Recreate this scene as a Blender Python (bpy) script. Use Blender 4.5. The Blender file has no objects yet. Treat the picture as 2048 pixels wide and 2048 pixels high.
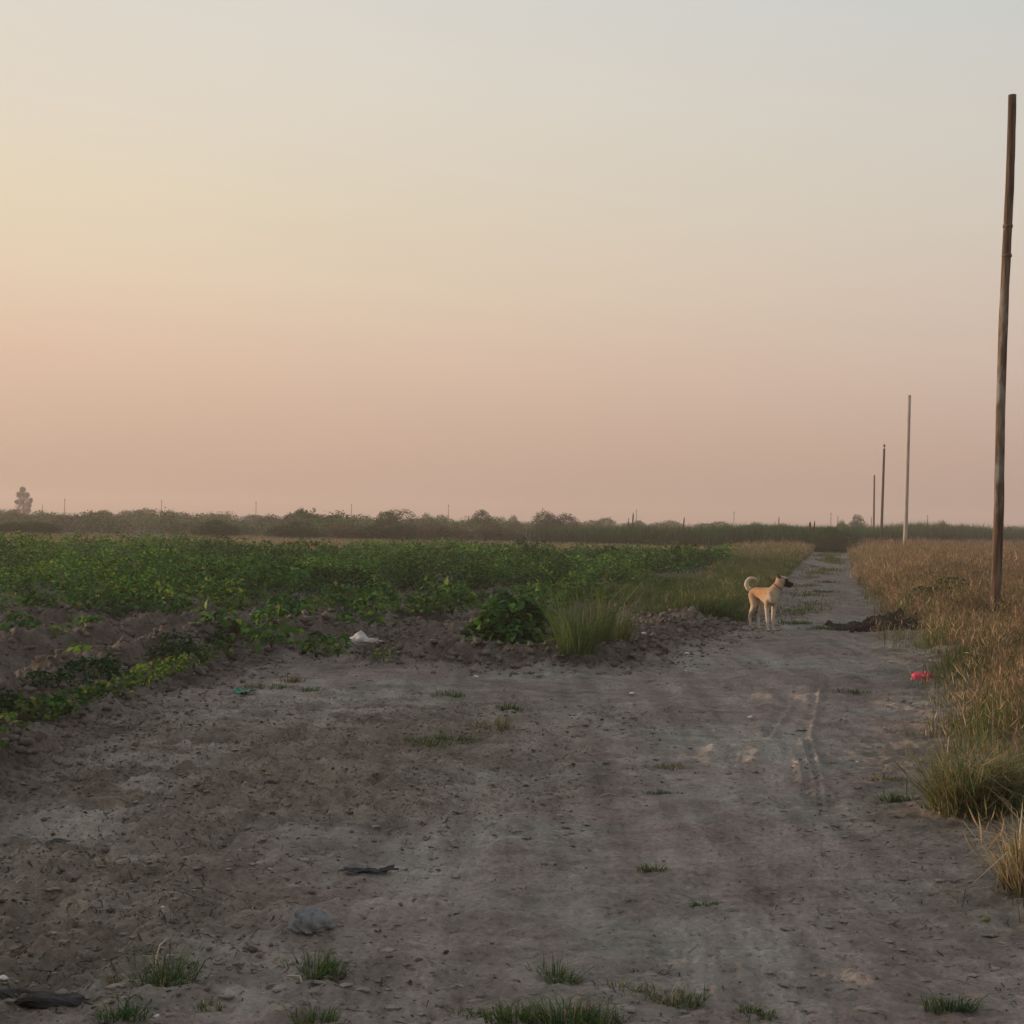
import bpy, bmesh, math, random
import numpy as np
from mathutils import Vector, Matrix

SC = bpy.context.scene
COL = SC.collection
R = math.radians
rng = np.random.default_rng(7)
random.seed(7)

def lin(r, g, b):
    f = lambda c: (c / 255 / 12.92) if c / 255 <= 0.04045 else ((c / 255 + 0.055) / 1.055) ** 2.4
    return (f(r), f(g), f(b), 1.0)

# ---------------------------------------------------------------- camera
CAM_H = 1.55
PITCH, ROLL = math.atan(17 / 2800), R(1.1)
_F = Vector((0, math.cos(PITCH), math.sin(PITCH)))
_R0 = Vector((1, 0, 0))
_U0 = Vector((0, -math.sin(PITCH), math.cos(PITCH)))
_R = _R0 * math.cos(ROLL) + _U0 * math.sin(ROLL)
_U = _U0 * math.cos(ROLL) - _R0 * math.sin(ROLL)
cd = bpy.data.cameras.new('camera')
cam = bpy.data.objects.new('camera', cd)
COL.objects.link(cam)
cd.sensor_width = 36
cd.lens = 2800 / 2048 * 36
cd.clip_start, cd.clip_end = 0.1, 9000
m = Matrix((_R, _U, -_F)).transposed().to_4x4()
m.translation = Vector((0, 0, CAM_H))
cam.matrix_world = m
SC.camera = cam

# ---------------------------------------------------------------- sky, sun, exposure
SUN_EL, SUN_AZ = R(3.4), R(73)          # azimuth: degrees to the left of the view axis (+Y)
to_sun = Vector((-math.sin(SUN_AZ) * math.cos(SUN_EL), math.cos(SUN_AZ) * math.cos(SUN_EL), math.sin(SUN_EL)))
world = bpy.data.worlds.new('World')
SC.world = world
world.use_nodes = True
wn, wl = world.node_tree.nodes, world.node_tree.links
wn.clear()
out = wn.new('ShaderNodeOutputWorld')
bg = wn.new('ShaderNodeBackground')
bg.inputs['Strength'].default_value = 0.1
wl.new(bg.outputs[0], out.inputs['Surface'])
sky = wn.new('ShaderNodeTexSky')
sky.sky_type = 'NISHITA'
sky.sun_disc = False
sky.sun_elevation = SUN_EL
sky.sun_rotation = -SUN_AZ
sky.dust_density = 6
sky.air_density = 1.5
tc = wn.new('ShaderNodeTexCoord')
sep = wn.new('ShaderNodeSeparateXYZ')
wl.new(tc.outputs['Generated'], sep.inputs[0])
dot = wn.new('ShaderNodeVectorMath'); dot.operation = 'DOT_PRODUCT'
wl.new(tc.outputs['Generated'], dot.inputs[0])
dot.inputs[1].default_value = (-math.sin(R(57)), math.cos(R(57)), 0)
side = wn.new('ShaderNodeMapRange')
side.inputs['From Min'].default_value = 0.22
side.inputs['From Max'].default_value = 0.83
wl.new(dot.outputs['Value'], side.inputs['Value'])
def sky_ramp(stops):
    n = wn.new('ShaderNodeValToRGB')
    e = n.color_ramp.elements
    while len(e) < len(stops): e.new(0.5)
    for el, (p, c) in zip(e, stops):
        el.position = p; el.color = lin(*c)
    n.color_ramp.interpolation = 'B_SPLINE' if False else 'EASE' if False else 'LINEAR'
    wl.new(sep.outputs['Z'], n.inputs[0])
    return n
SKY_SUNWARD = [(0.0, (190, 158, 138)), (.012, (196, 165, 145)), (.052, (212, 180, 157)), (.108, (227, 195, 169)), (.165, (233, 210, 182)),
               (.216, (232, 216, 188)), (.285, (231, 220, 203)), (.36, (228, 221, 210)), (.6, (216, 215, 212)), (1.0, (192, 199, 208))]
SKY_AWAY = [(0.0, (179, 153, 141)), (.012, (183, 157, 145)), (.052, (195, 168, 152)), (.108, (208, 185, 170)), (.165, (212, 196, 181)),
            (.216, (213, 204, 191)), (.285, (212, 208, 199)), (.36, (205, 209, 206)), (.6, (205, 209, 212)), (1.0, (186, 195, 207))]
ra, rb = sky_ramp(SKY_SUNWARD), sky_ramp(SKY_AWAY)
mx = wn.new('ShaderNodeMix'); mx.data_type = 'RGBA'
wl.new(side.outputs[0], mx.inputs['Factor'])
wl.new(rb.outputs[0], mx.inputs['A']); wl.new(ra.outputs[0], mx.inputs['B'])
sc10 = wn.new('ShaderNodeVectorMath'); sc10.operation = 'SCALE'
wl.new(mx.outputs['Result'], sc10.inputs[0]); sc10.inputs['Scale'].default_value = 10.0
# the dusty layer covers the low sky, the clear Nishita sky takes over towards the zenith
dust = wn.new('ShaderNodeMapRange')
dust.inputs['From Min'].default_value = 0.38; dust.inputs['From Max'].default_value = 1.0
dust.inputs['To Min'].default_value = 0.04; dust.inputs['To Max'].default_value = 0.2
wl.new(sep.outputs['Z'], dust.inputs['Value'])
mx2 = wn.new('ShaderNodeMix'); mx2.data_type = 'RGBA'
wl.new(dust.outputs[0], mx2.inputs['Factor'])
wl.new(sc10.outputs[0], mx2.inputs['A']); wl.new(sky.outputs[0], mx2.inputs['B'])
# the bright dusty glow round the low sun, out of frame to the left
sdot = wn.new('ShaderNodeVectorMath'); sdot.operation = 'DOT_PRODUCT'
wl.new(tc.outputs['Generated'], sdot.inputs[0]); sdot.inputs[1].default_value = tuple(to_sun)
glow = wn.new('ShaderNodeMapRange'); glow.interpolation_type = 'SMOOTHSTEP'
glow.inputs['From Min'].default_value = 0.80; glow.inputs['From Max'].default_value = 0.995
glow.inputs['To Min'].default_value = 1.0; glow.inputs['To Max'].default_value = 3.5
wl.new(sdot.outputs['Value'], glow.inputs['Value'])
hz_map = wn.new('ShaderNodeMapping'); hz_map.inputs['Scale'].default_value = (1.2, 1.2, 3.0)
wl.new(tc.outputs['Generated'], hz_map.inputs[0])
hz = wn.new('ShaderNodeTexNoise'); hz.inputs['Scale'].default_value = 1.6; hz.inputs['Detail'].default_value = 5
wl.new(hz_map.outputs[0], hz.inputs['Vector'])
hzr = wn.new('ShaderNodeMapRange'); hzr.inputs['From Min'].default_value = 0.3; hzr.inputs['From Max'].default_value = 0.7
hzr.inputs['To Min'].default_value = 0.985; hzr.inputs['To Max'].default_value = 1.02
wl.new(hz.outputs['Fac'], hzr.inputs['Value'])
hzm = wn.new('ShaderNodeMath'); hzm.operation = 'MULTIPLY'
wl.new(glow.outputs[0], hzm.inputs[0]); wl.new(hzr.outputs[0], hzm.inputs[1])
gsc = wn.new('ShaderNodeVectorMath'); gsc.operation = 'SCALE'
wl.new(mx2.outputs['Result'], gsc.inputs[0]); wl.new(hzm.outputs[0], gsc.inputs['Scale'])
wl.new(gsc.outputs[0], bg.inputs['Color'])

sl = bpy.data.lights.new('sun', 'SUN')
sl.energy = 5.0
sl.angle = R(0.7)
sl.color = (1.0, 0.68, 0.44)
sun = bpy.data.objects.new('sun', sl)
COL.objects.link(sun)
sun.rotation_euler = to_sun.to_track_quat('Z', 'Y').to_euler()

SC.view_settings.view_transform = 'Standard'
SC.view_settings.look = 'None'
SC.view_settings.exposure = 0.0
SC.view_settings.gamma = 1.0
SC.render.engine = 'CYCLES'
SC.cycles.use_denoising = True
SC.cycles.max_bounces = 6
SC.cycles.diffuse_bounces = 3
SC.cycles.transmission_bounces = 3
SC.cycles.volume_bounces = 1
SC.cycles.sample_clamp_indirect = 4

# ---------------------------------------------------------------- helpers
def tag(o, label=None, cat=None, group=None, kind=None):
    if label: o['label'] = label
    if cat: o['category'] = cat
    if group: o['group'] = group
    if kind: o['kind'] = kind
    return o

def empty(name, loc, rz=0):
    o = bpy.data.objects.new(name, None)
    o.empty_display_size = 0.2
    COL.objects.link(o)
    o.location = loc; o.rotation_euler = (0, 0, rz)
    return o

def link_mesh(name, me, mat=None, parent=None):
    o = bpy.data.objects.new(name, me)
    COL.objects.link(o)
    if mat is not None: me.materials.append(mat)
    if parent is not None: o.parent = parent
    return o

def tri_mesh(name, V, F, col=None, smooth=False):
    """V (n,3), F (m,3) or (m,4) -> mesh data; col (n,3) goes into the attribute 'col'."""
    V = np.asarray(V, np.float32); F = np.asarray(F, np.int32)
    k = F.shape[1]
    me = bpy.data.meshes.new(name)
    me.vertices.add(len(V)); me.vertices.foreach_set('co', V.ravel())
    me.loops.add(F.size); me.loops.foreach_set('vertex_index', F.ravel())
    me.polygons.add(len(F))
    me.polygons.foreach_set('loop_start', np.arange(0, F.size, k, dtype=np.int32))
    me.polygons.foreach_set('loop_total', np.full(len(F), k, np.int32))
    me.update(calc_edges=True)
    if smooth: me.polygons.foreach_set('use_smooth', np.ones(len(F), bool))
    if col is not None:
        a = me.attributes.new('col', 'FLOAT_COLOR', 'POINT')
        c = np.ones((len(V), 4), np.float32); c[:, :3] = col
        a.data.foreach_set('color', c.ravel())
    return me

class Acc:
    """collects triangles with a colour per vertex"""
    def __init__(self): self.V, self.F, self.C, self.n = [], [], [], 0
    def add(self, V, F, C):
        self.V.append(V.reshape(-1, 3)); self.F.append(F.reshape(-1, 3) + self.n); self.C.append(C.reshape(-1, 3))
        self.n += len(self.V[-1])
    def mesh(self, name):
        return tri_mesh(name, np.concatenate(self.V), np.concatenate(self.F), np.concatenate(self.C))

def _hash(ix, iy, seed):
    h = (ix.astype(np.int64) * 374761393 + iy.astype(np.int64) * 668265263 + seed * 1442695041) & 0x7fffffff
    h = ((h ^ (h >> 13)) * 1274126177) & 0x7fffffff
    return ((h ^ (h >> 16)) & 0xffff) / 65535.0

def vnoise(x, y, seed=0):
    x = np.asarray(x, float); y = np.asarray(y, float)
    ix, iy = np.floor(x), np.floor(y)
    fx, fy = x - ix, y - iy
    fx = fx * fx * (3 - 2 * fx); fy = fy * fy * (3 - 2 * fy)
    a = _hash(ix, iy, seed); b = _hash(ix + 1, iy, seed); c = _hash(ix, iy + 1, seed); d = _hash(ix + 1, iy + 1, seed)
    return (a + (b - a) * fx + (c - a) * fy + (a - b - c + d) * fx * fy) * 2 - 1

def fbm(x, y, seed=0, octaves=4, gain=0.5):
    s, a = 0.0, 1.0
    for o in range(octaves):
        ca, sa = math.cos(o * 0.7), math.sin(o * 0.7)
        s = s + a * vnoise(x * ca - y * sa, x * sa + y * ca, seed + o * 17)
        x, y, a = x * 2.03, y * 2.03, a * gain
    return s

def sstep(a, b, x):
    t = np.clip((x - a) / (b - a), 0, 1)
    return t * t * (3 - 2 * t)

def gp(px, py, z=0.0):
    """ground point seen at a pixel of the 2048 px photograph"""
    d = _F + _R * ((px - 1024) / 2800) - _U * ((py - 1024) / 2800)
    t = (z - CAM_H) / d.z
    return (d.x * t, d.y * t)

def dist_poly(x, y, P):
    best = np.full(np.shape(x), 1e9)
    for (ax, ay), (bx, by) in zip(P[:-1], P[1:]):
        dx, dy = bx - ax, by - ay
        t = np.clip(((x - ax) * dx + (y - ay) * dy) / (dx * dx + dy * dy), 0, 1)
        best = np.minimum(best, np.hypot(x - ax - t * dx, y - ay - t * dy))
    return best

def inside(x, y, P):
    c = np.zeros(np.shape(x), bool)
    n = len(P)
    for i in range(n):
        (ax, ay), (bx, by) = P[i], P[(i + 1) % n]
        if ay == by: continue
        cond = ((ay > y) != (by > y)) & (x < (bx - ax) * (y - ay) / (by - ay) + ax)
        c ^= cond
    return c

# ---------------------------------------------------------------- layout of the land (metres, measured on the photograph)
FIELD_EDGE = [(-6.0, -6.0), (-4.2, 2.0), (-3.3, 5.5)] + [gp(*p) for p in
    ((0, 1590), (60, 1500), (250, 1415), (450, 1340), (540, 1306), (640, 1308), (750, 1322), (950, 1335), (1100, 1342), (1250, 1332),
     (1335, 1305), (1400, 1275), (1470, 1257), (1525, 1235), (1565, 1180), (1602, 1140), (1629, 1106))]
FIELD_POLY = FIELD_EDGE + [(22, 110), (22, 400), (-500, 400), (-500, -6)]
GRASS_EDGE = [(7.0, -6.0), (3.2, 2.5)] + [gp(*p) for p in
    ((2048, 1850), (1975, 1690), (1900, 1655), (1850, 1590), (1845, 1500), (1862, 1430), (1880, 1395), (1850, 1340), (1815, 1295),
     (1800, 1268), (1752, 1205), (1722, 1150), (1702, 1108))]
GRASS_POLY = GRASS_EDGE + [(28, 110), (28, 400), (500, 400), (500, -6)]
CROP_POLY = [(-32, 18.5), (-7.6, 20.6)] + [gp(*p) for p in
    ((300, 1226), (560, 1228), (700, 1203), (900, 1198), (1100, 1190), (1180, 1166), (1300, 1158), (1400, 1148), (1475, 1122))] + \
    [(11, 68), (-5, 59), (-18, 52), (-45, 47)]
RUTS = [[gp(*p) for p in ((1650, 1352), (1640, 1385), (1634, 1420), (1624, 1455), (1622, 1475), (1634, 1510), (1645, 1555), (1652, 1600))],
        [gp(*p) for p in ((1602, 1475), (1610, 1500), (1622, 1540), (1634, 1590))],
        [gp(*p) for p in ((1585, 1495), (1598, 1530), (1606, 1565))],
        [gp(*p) for p in ((1590, 1400), (1560, 1445), (1545, 1470))]]

FAINT = [[gp(*p) for p in L_] for L_ in (((1652, 1600), (1662, 1750), (1650, 1900), (1630, 2048)), ((1640, 1385), (1672, 1320), (1692, 1262)),
         ((1340, 1325), (1180, 1440), (1010, 1600), (900, 1780), (840, 2048)), ((1290, 1330), (1100, 1450), (930, 1590), (800, 1780), (720, 2048)),
         ((1560, 1262), (1500, 1400), (1430, 1600), (1400, 1800), (1400, 2048)), ((1600, 1270), (1580, 1400), (1540, 1600), (1530, 1800), (1540, 2048)))]
def road_c(y): return 4.45 + 0.232 * (y - 20.9)

def zones(x, y):
    sdf = dist_poly(x, y, FIELD_EDGE); sdf = np.where(inside(x, y, FIELD_POLY), sdf, -sdf)
    sdg = dist_poly(x, y, GRASS_EDGE); sdg = np.where(inside(x, y, GRASS_POLY), sdg, -sdg)
    return sdf, sdg

def litter_mask(x, y):
    """the untidy, littered ground left of the wheel tracks, near the camera"""
    w = 0.45 * fbm(x * 0.9, y * 0.6, 51, 3)
    return sstep(0.4, 2.2, road_c(y) - x - 0.25 + 1.6 * w) * sstep(13, 10.5, y + w)

def height(x, y):
    x = np.asarray(x, float); y = np.asarray(y, float)
    sdf, sdg = zones(x, y)
    far = sstep(30, 110, y)
    n1 = fbm(x * 0.35, y * 0.35, 1, 3); n2 = fbm(x * 2.2, y * 2.2, 2, 4); n3 = fbm(x * 9, y * 9, 3, 3); n4 = fbm(x * 24, y * 24, 4, 2)
    h = 0.035 * n1 + 0.009 * n2 + 0.0062 * n3 + 0.0042 * n4 - 0.008 * np.maximum(0, fbm(x * 15, y * 15, 6, 2) - .35)
    # shallow scales of dried, lifted mud
    h = h + 0.016 * np.maximum(0, fbm(x * 3.1, y * 5.2, 9, 3)) ** 1.5 - 0.012 * np.maximum(0, fbm(x * 6.5, y * 8, 14, 3) - .25)
    h = h + 0.014 * np.abs(fbm(x * 4.2, y * 6.5, 18, 3)) + 0.008 * np.abs(fbm(x * 10, y * 14, 19, 3))     # crusted scales with sharp creases
    # wheel tracks of the lane
    off = x - road_c(y)
    lane = sstep(-0.2, -0.6, sdf) * sstep(-0.2, -0.6, sdg)
    for o in (-0.75, 0.75):
        h = h - 0.018 * np.exp(-((off - o + 0.12 * n1) / 0.26) ** 2) * lane
    h = h + 0.02 * np.exp(-(off / 0.4) ** 2) * lane * sstep(18, 26, y)
    # littered ground
    lm = litter_mask(x, y) * sstep(-0.1, -0.5, sdf)
    h = h + lm * (0.012 * n2 + 0.017 * n3 + 0.014 * n4 + 0.014 * np.maximum(0, fbm(x * 5, y * 7, 12, 3)))
    # a low bank left of the tracks
    bx, by = gp(830, 1560)
    h = h + 0.05 * np.exp(-((x - bx + 0.12 * (y - by)) / 0.35) ** 2 - ((y - by) / 1.1) ** 2)
    # tyre marks with squeezed up rims
    for P in RUTS:
        d = dist_poly(x, y, P)
        h = h + 0.020 * np.exp(-(d / 0.015) ** 2) - 0.009 * np.exp(-((d - 0.05) / 0.028) ** 2)
    for P in FAINT:
        d = dist_poly(x, y, P)
        h = h - 0.009 * np.exp(-(d / .10) ** 2) + .003 * np.exp(-((d - .16) / .04) ** 2) + .003 * np.sin(d * 160) * np.exp(-(d / .09) ** 2)
    # cultivated field: bank, furrow, second ridge, rough soil behind
    wob = 0.22 * fbm(x * 0.8, y * 0.8, 21, 3)
    s = sdf + wob
    near_f = sstep(26, 19, y)
    bank = np.exp(-((s - 0.75) / 0.5) ** 2)
    amp = 0.31 + 0.07 * fbm(x * 1.3, y * 1.3, 22, 2)
    lowbank = sstep(-2.6, -1.8, x)                # the bank is lower beside the bag and the bush
    amp = amp * (1 - 0.5 * lowbank)
    fld = amp * bank - 0.5 * np.exp(-((s - 1.75) / 0.5) ** 2) * (1 - lowbank) + 0.16 * np.exp(-((s - 2.9) / 0.5) ** 2) * (1 - 0.6 * lowbank) \
        - 0.10 * np.exp(-((s - 3.9) / 0.4) ** 2) + 0.10 * sstep(4.2, 5.2, s) * np.sin(s * 2.6)
    h = h + near_f * np.where(s > -0.6, fld, 0)
    h = h + sstep(20, 26, y) * (0.10 * np.exp(-((s - 0.5) / 0.45) ** 2)) * (1 - far)
    rough = sstep(-0.35, 0.25, s) * sstep(60, 30, y)
    h = h + rough * (0.055 * n2 + 0.045 * n3 + 0.022 * n4 + 0.05 * np.abs(fbm(x * 4.5, y * 4.5, 31, 3)))
    # right verge
    v = sstep(-0.4, 0.8, sdg)
    h = h + v * (0.07 + 0.03 * n2 + 0.012 * n3) * (1 - 0.5 * far)
    h = h * (1 - 0.7 * sstep(60, 130, y))
    return h

def ground_at(px, py):
    x, y = gp(px, py)
    for _ in range(3):
        z = float(height(np.array([x]), np.array([y]))[0])
        x, y = gp(px, py, z)
    return Vector((x, y, z))

def zat(x, y): return height(np.asarray(x), np.asarray(y))
def hor(px): return 1041 + 0.0192 * (px - 1024)
def at_dist(px, D): return ((px - 1024) * D / 2800, D)

# ---------------------------------------------------------------- materials
def new_mat(name):
    m = bpy.data.materials.new(name); m.use_nodes = True
    nt = m.node_tree; nt.nodes.clear()
    o = nt.nodes.new('ShaderNodeOutputMaterial')
    b = nt.nodes.new('ShaderNodeBsdfPrincipled')
    nt.links.new(b.outputs[0], o.inputs['Surface'])
    return m, nt, b, o

def noise_node(nt, scale, detail=4, rough=0.55, coord='Object', stretch=None):
    t = nt.nodes.new('ShaderNodeTexCoord')
    n = nt.nodes.new('ShaderNodeTexNoise')
    n.inputs['Scale'].default_value = scale; n.inputs['Detail'].default_value = detail; n.inputs['Roughness'].default_value = rough
    if stretch:
        mp = nt.nodes.new('ShaderNodeMapping'); mp.inputs['Scale'].default_value = stretch
        nt.links.new(t.outputs[coord], mp.inputs[0]); nt.links.new(mp.outputs[0], n.inputs['Vector'])
    else:
        nt.links.new(t.outputs[coord], n.inputs['Vector'])
    return n

def ramp(nt, src, stops):
    n = nt.nodes.new('ShaderNodeValToRGB'); e = n.color_ramp.elements
    while len(e) < len(stops): e.new(0.5)
    for el, (p, c) in zip(e, stops): el.position = p; el.color = (*c, 1)
    nt.links.new(src, n.inputs[0]); return n

def mixc(nt, fac, a, b, mode='MIX'):
    n = nt.nodes.new('ShaderNodeMix'); n.data_type = 'RGBA'; n.blend_type = mode
    for s, v in (('Factor', fac), ('A', a), ('B', b)):
        if isinstance(v, (int, float)): n.inputs[s].default_value = v
        elif isinstance(v, tuple): n.inputs[s].default_value = (*v, 1)
        else: nt.links.new(v, n.inputs[s])
    return n.outputs['Result']

def bump(nt, b, src, strength, dist):
    n = nt.nodes.new('ShaderNodeBump'); n.inputs['Strength'].default_value = strength; n.inputs['Distance'].default_value = dist
    nt.links.new(src, n.inputs['Height']); nt.links.new(n.outputs[0], b.inputs['Normal']); return n

def simple_mat(name, stops, scale=6, rough=0.8, bstr=0.3, bdist=0.01, stretch=None, spec=0.3):
    m, nt, b, o = new_mat(name)
    n = noise_node(nt, scale, 6, 0.6, stretch=stretch)
    r = ramp(nt, n.outputs['Fac'], stops)
    nt.links.new(r.outputs[0], b.inputs['Base Color'])
    b.inputs['Roughness'].default_value = rough
    b.inputs['Specular IOR Level'].default_value = spec
    if bstr: bump(nt, b, n.outputs['Fac'], bstr, bdist)
    return m

def leaf_mat(name, trans=0.35, rough=0.6, spec=0.25, tint=(1.0, 1.25, 0.45)):
    """colour per leaf comes from the mesh; light passes through the blade"""
    m, nt, b, o = new_mat(name)
    a = nt.nodes.new('ShaderNodeAttribute'); a.attribute_name = 'col'
    nt.links.new(a.outputs['Color'], b.inputs['Base Color'])
    b.inputs['Roughness'].default_value = rough; b.inputs['Specular IOR Level'].default_value = spec
    t = nt.nodes.new('ShaderNodeBsdfTranslucent')
    nt.links.new(mixc(nt, 1.0, a.outputs['Color'], tint, 'MULTIPLY'), t.inputs['Color'])
    ms = nt.nodes.new('ShaderNodeMixShader'); ms.inputs[0].default_value = trans
    nt.links.new(b.outputs[0], ms.inputs[1]); nt.links.new(t.outputs[0], ms.inputs[2])
    nt.links.new(ms.outputs[0], o.inputs['Surface'])
    return m

M_LEAF = leaf_mat('crop_leaf', 0.22, 0.75, 0.08)
M_GRASS = leaf_mat('grass_blade', 0.35, 0.7, 0.15, (1.15, 1.05, 0.7))
M_DRY = leaf_mat('dry_stem', 0.35, 0.8, 0.1, (1.1, 1.0, 0.85))
M_BUSH = leaf_mat('bush_leaf', 0.12, 0.8, 0.1, (1.1, 1.05, 0.7))

def ground_material():
    m, nt, b, o = new_mat('dry_soil')
    big = noise_node(nt, 0.55, 5, 0.6)
    mid = noise_node(nt, 3.0, 8, 0.68, stretch=(0.8, 1.2, 1))
    fine = noise_node(nt, 38, 8, 0.72)
    grain = noise_node(nt, 170, 3, 0.6)
    z = nt.nodes.new('ShaderNodeAttribute'); z.attribute_name = 'col'      # R: field soil, G: litter ground, B: dust of the lane
    sp = nt.nodes.new('ShaderNodeSeparateColor'); nt.links.new(z.outputs['Color'], sp.inputs[0])
    dust = ramp(nt, mid.outputs['Fac'], [(0.30, (0.130, 0.100, 0.090)), (0.5, (0.185, 0.150, 0.137)), (0.72, (0.240, 0.202, 0.186))])
    grey = ramp(nt, mid.outputs['Fac'], [(0.30, (0.120, 0.114, 0.100)), (0.5, (0.178, 0.172, 0.153)), (0.72, (0.255, 0.246, 0.220))])
    bigr = ramp(nt, big.outputs['Fac'], [(0.40, (0, 0, 0)), (0.60, (1, 1, 1))])
    lane = mixc(nt, bigr.outputs[0], dust.outputs[0], grey.outputs[0])
    lit = ramp(nt, mid.outputs['Fac'], [(0.3, (0.085, 0.070, 0.054)), (0.52, (0.150, 0.128, 0.102)), (0.72, (0.225, 0.200, 0.168))])
    soil = ramp(nt, mid.outputs['Fac'], [(0.3, (0.050, 0.041, 0.035)), (0.52, (0.090, 0.076, 0.065)), (0.75, (0.150, 0.130, 0.113))])
    c = mixc(nt, sp.outputs['Green'], lane, lit.outputs[0])
    c = mixc(nt, sp.outputs['Red'], c, soil.outputs[0])
    pale = mixc(nt, sp.outputs['Blue'], c, (0.32, 0.295, 0.265))
    fr = ramp(nt, fine.outputs['Fac'], [(0.33, (0.34, 0.32, 0.30)), (0.43, (.90, .90, .90)), (0.54, (1, 1, 1)), (0.66, (1.34, 1.33, 1.32))])
    t = nt.nodes.new('ShaderNodeTexCoord'); mp = nt.nodes.new('ShaderNodeMapping')
    mp.inputs['Rotation'].default_value = (0, 0, math.atan(0.232)); mp.inputs['Scale'].default_value = (5.5, .35, 1)
    st = nt.nodes.new('ShaderNodeTexNoise'); st.inputs['Scale'].default_value = 1; st.inputs['Detail'].default_value = 5
    nt.links.new(t.outputs['Object'], mp.inputs[0]); nt.links.new(mp.outputs[0], st.inputs['Vector'])
    sr = ramp(nt, st.outputs['Fac'], [(.34, (1.18, 1.15, 1.15)), (.5, (1.42, 1.40, 1.40)), (.66, (1.64, 1.63, 1.61))])
    c2 = mixc(nt, 0.9, pale, fr.outputs[0], 'MULTIPLY')
    c2 = mixc(nt, 1.0, c2, sr.outputs[0], 'MULTIPLY')
    sk = noise_node(nt, 15, 6, .75, stretch=(.7, 1.3, 1))
    c2 = mixc(nt, 1.0, c2, ramp(nt, sk.outputs['Fac'], [(.32, (.45, .43, .41)), (.40, (.95, .95, .95)), (.6, (1.04, 1.04, 1.04)), (.70, (1.25, 1.24, 1.22))]).outputs[0], 'MULTIPLY')
    nt.links.new(c2, b.inputs['Base Color'])
    b.inputs['Roughness'].default_value = 0.95; b.inputs['Specular IOR Level'].default_value = 0.1
    add = nt.nodes.new('ShaderNodeMath'); add.operation = 'MULTIPLY_ADD'
    nt.links.new(fine.outputs['Fac'], add.inputs[0]); add.inputs[1].default_value = 1.0
    nt.links.new(grain.outputs['Fac'], add.inputs[2])
    bump(nt, b, add.outputs[0], 0.8, 0.02)
    return m

# ---------------------------------------------------------------- ground: one sheet to the horizon
def build_ground():
    ys = [-8.0, -4, -1, 1, 2, 2.8, 3.4]
    y = 3.8
    while y < 60:
        ys.append(y); y += max(0.012, 0.75 * y * y / (CAM_H * 1400))
    while y < 4500:
        ys.append(y); y *= 1.045
    ys = np.array(ys)
    inner = np.linspace(-1, 1, 640)
    outer = np.array([1.03, 1.07, 1.12, 1.2, 1.3, 1.5, 1.8, 2.3, 3.2, 5, 9])
    u = np.concatenate([-outer[::-1], inner, outer])
    W = 0.42 * np.maximum(ys, 3.0) + 0.7
    X = u[None, :] * W[:, None]
    Y = np.repeat(ys[:, None], len(u), 1)
    Z = height(X, Y)
    sdf, sdg = zones(X, Y)
    wob = 0.25 * fbm(X * 1.5, Y * 1.5, 71, 3)
    red = sstep(-0.35, 0.15, sdf + wob)
    red = np.maximum(red, 0.55 * sstep(-0.2, 0.8, sdg + wob))
    red = np.maximum(red, .42 * sstep(9.5, 14, Y + wob * 3) * sstep(-.6, .5, fbm(X * .8, Y * .5, 72, 3)))
    red = np.maximum(red, .45 * sstep(20, 26, Y))
    green = litter_mask(X, Y) * (1 - red)
    green = np.maximum(green, 0.5 * sstep(-0.8, 0.0, sdg + 2 * wob) * (1 - red))
    # pale trodden dust: a foot path through the litter ground and bare patches
    P = [gp(*p) for p in ((120, 1700), (230, 1590), (360, 1500), (430, 1440), (520, 1385), (640, 1352))]
    blue = 0.55 * np.exp(-(dist_poly(X, Y, P) / 0.38) ** 2) * sstep(-0.4, 0.3, fbm(X * 3, Y * 4, 81, 3))
    bx, by = gp(480, 1970); blue = np.maximum(blue, 0.6 * np.exp(-((X - bx) / .22) ** 2 - ((Y - by) / .3) ** 2) * sstep(-.3, .3, fbm(X * 6, Y * 8, 82, 3)))
    bx, by = gp(640, 1400); blue = np.maximum(blue, 0.6 * np.exp(-((X - bx) / .9) ** 2 - ((Y - by) / 1.6) ** 2) * sstep(-.3, .4, fbm(X * 3, Y * 5, 83, 3)))
    for k, P in enumerate(FAINT):
        blue = np.maximum(blue, .30 * np.exp(-(dist_poly(X, Y, P) / .13) ** 2) * sstep(-.5, .3, fbm(X * 2, Y * 1.2, 84 + k, 3)) * sstep(16, 10, Y))
    nr, nc = X.shape
    idx = np.arange(nr * nc).reshape(nr, nc)
    F = np.stack([idx[:-1, :-1], idx[:-1, 1:], idx[1:, 1:], idx[1:, :-1]], -1).reshape(-1, 4)
    V = np.stack([X, Y, Z], -1).reshape(-1, 3)
    C = np.stack([red, green, blue], -1).reshape(-1, 3)
    o = link_mesh('ground', tri_mesh('ground', V, F, C, smooth=True), ground_material())
    tag(o, 'dry grey brown earth with a dirt track and a tilled field edge', None, None, 'structure')
build_ground()

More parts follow.
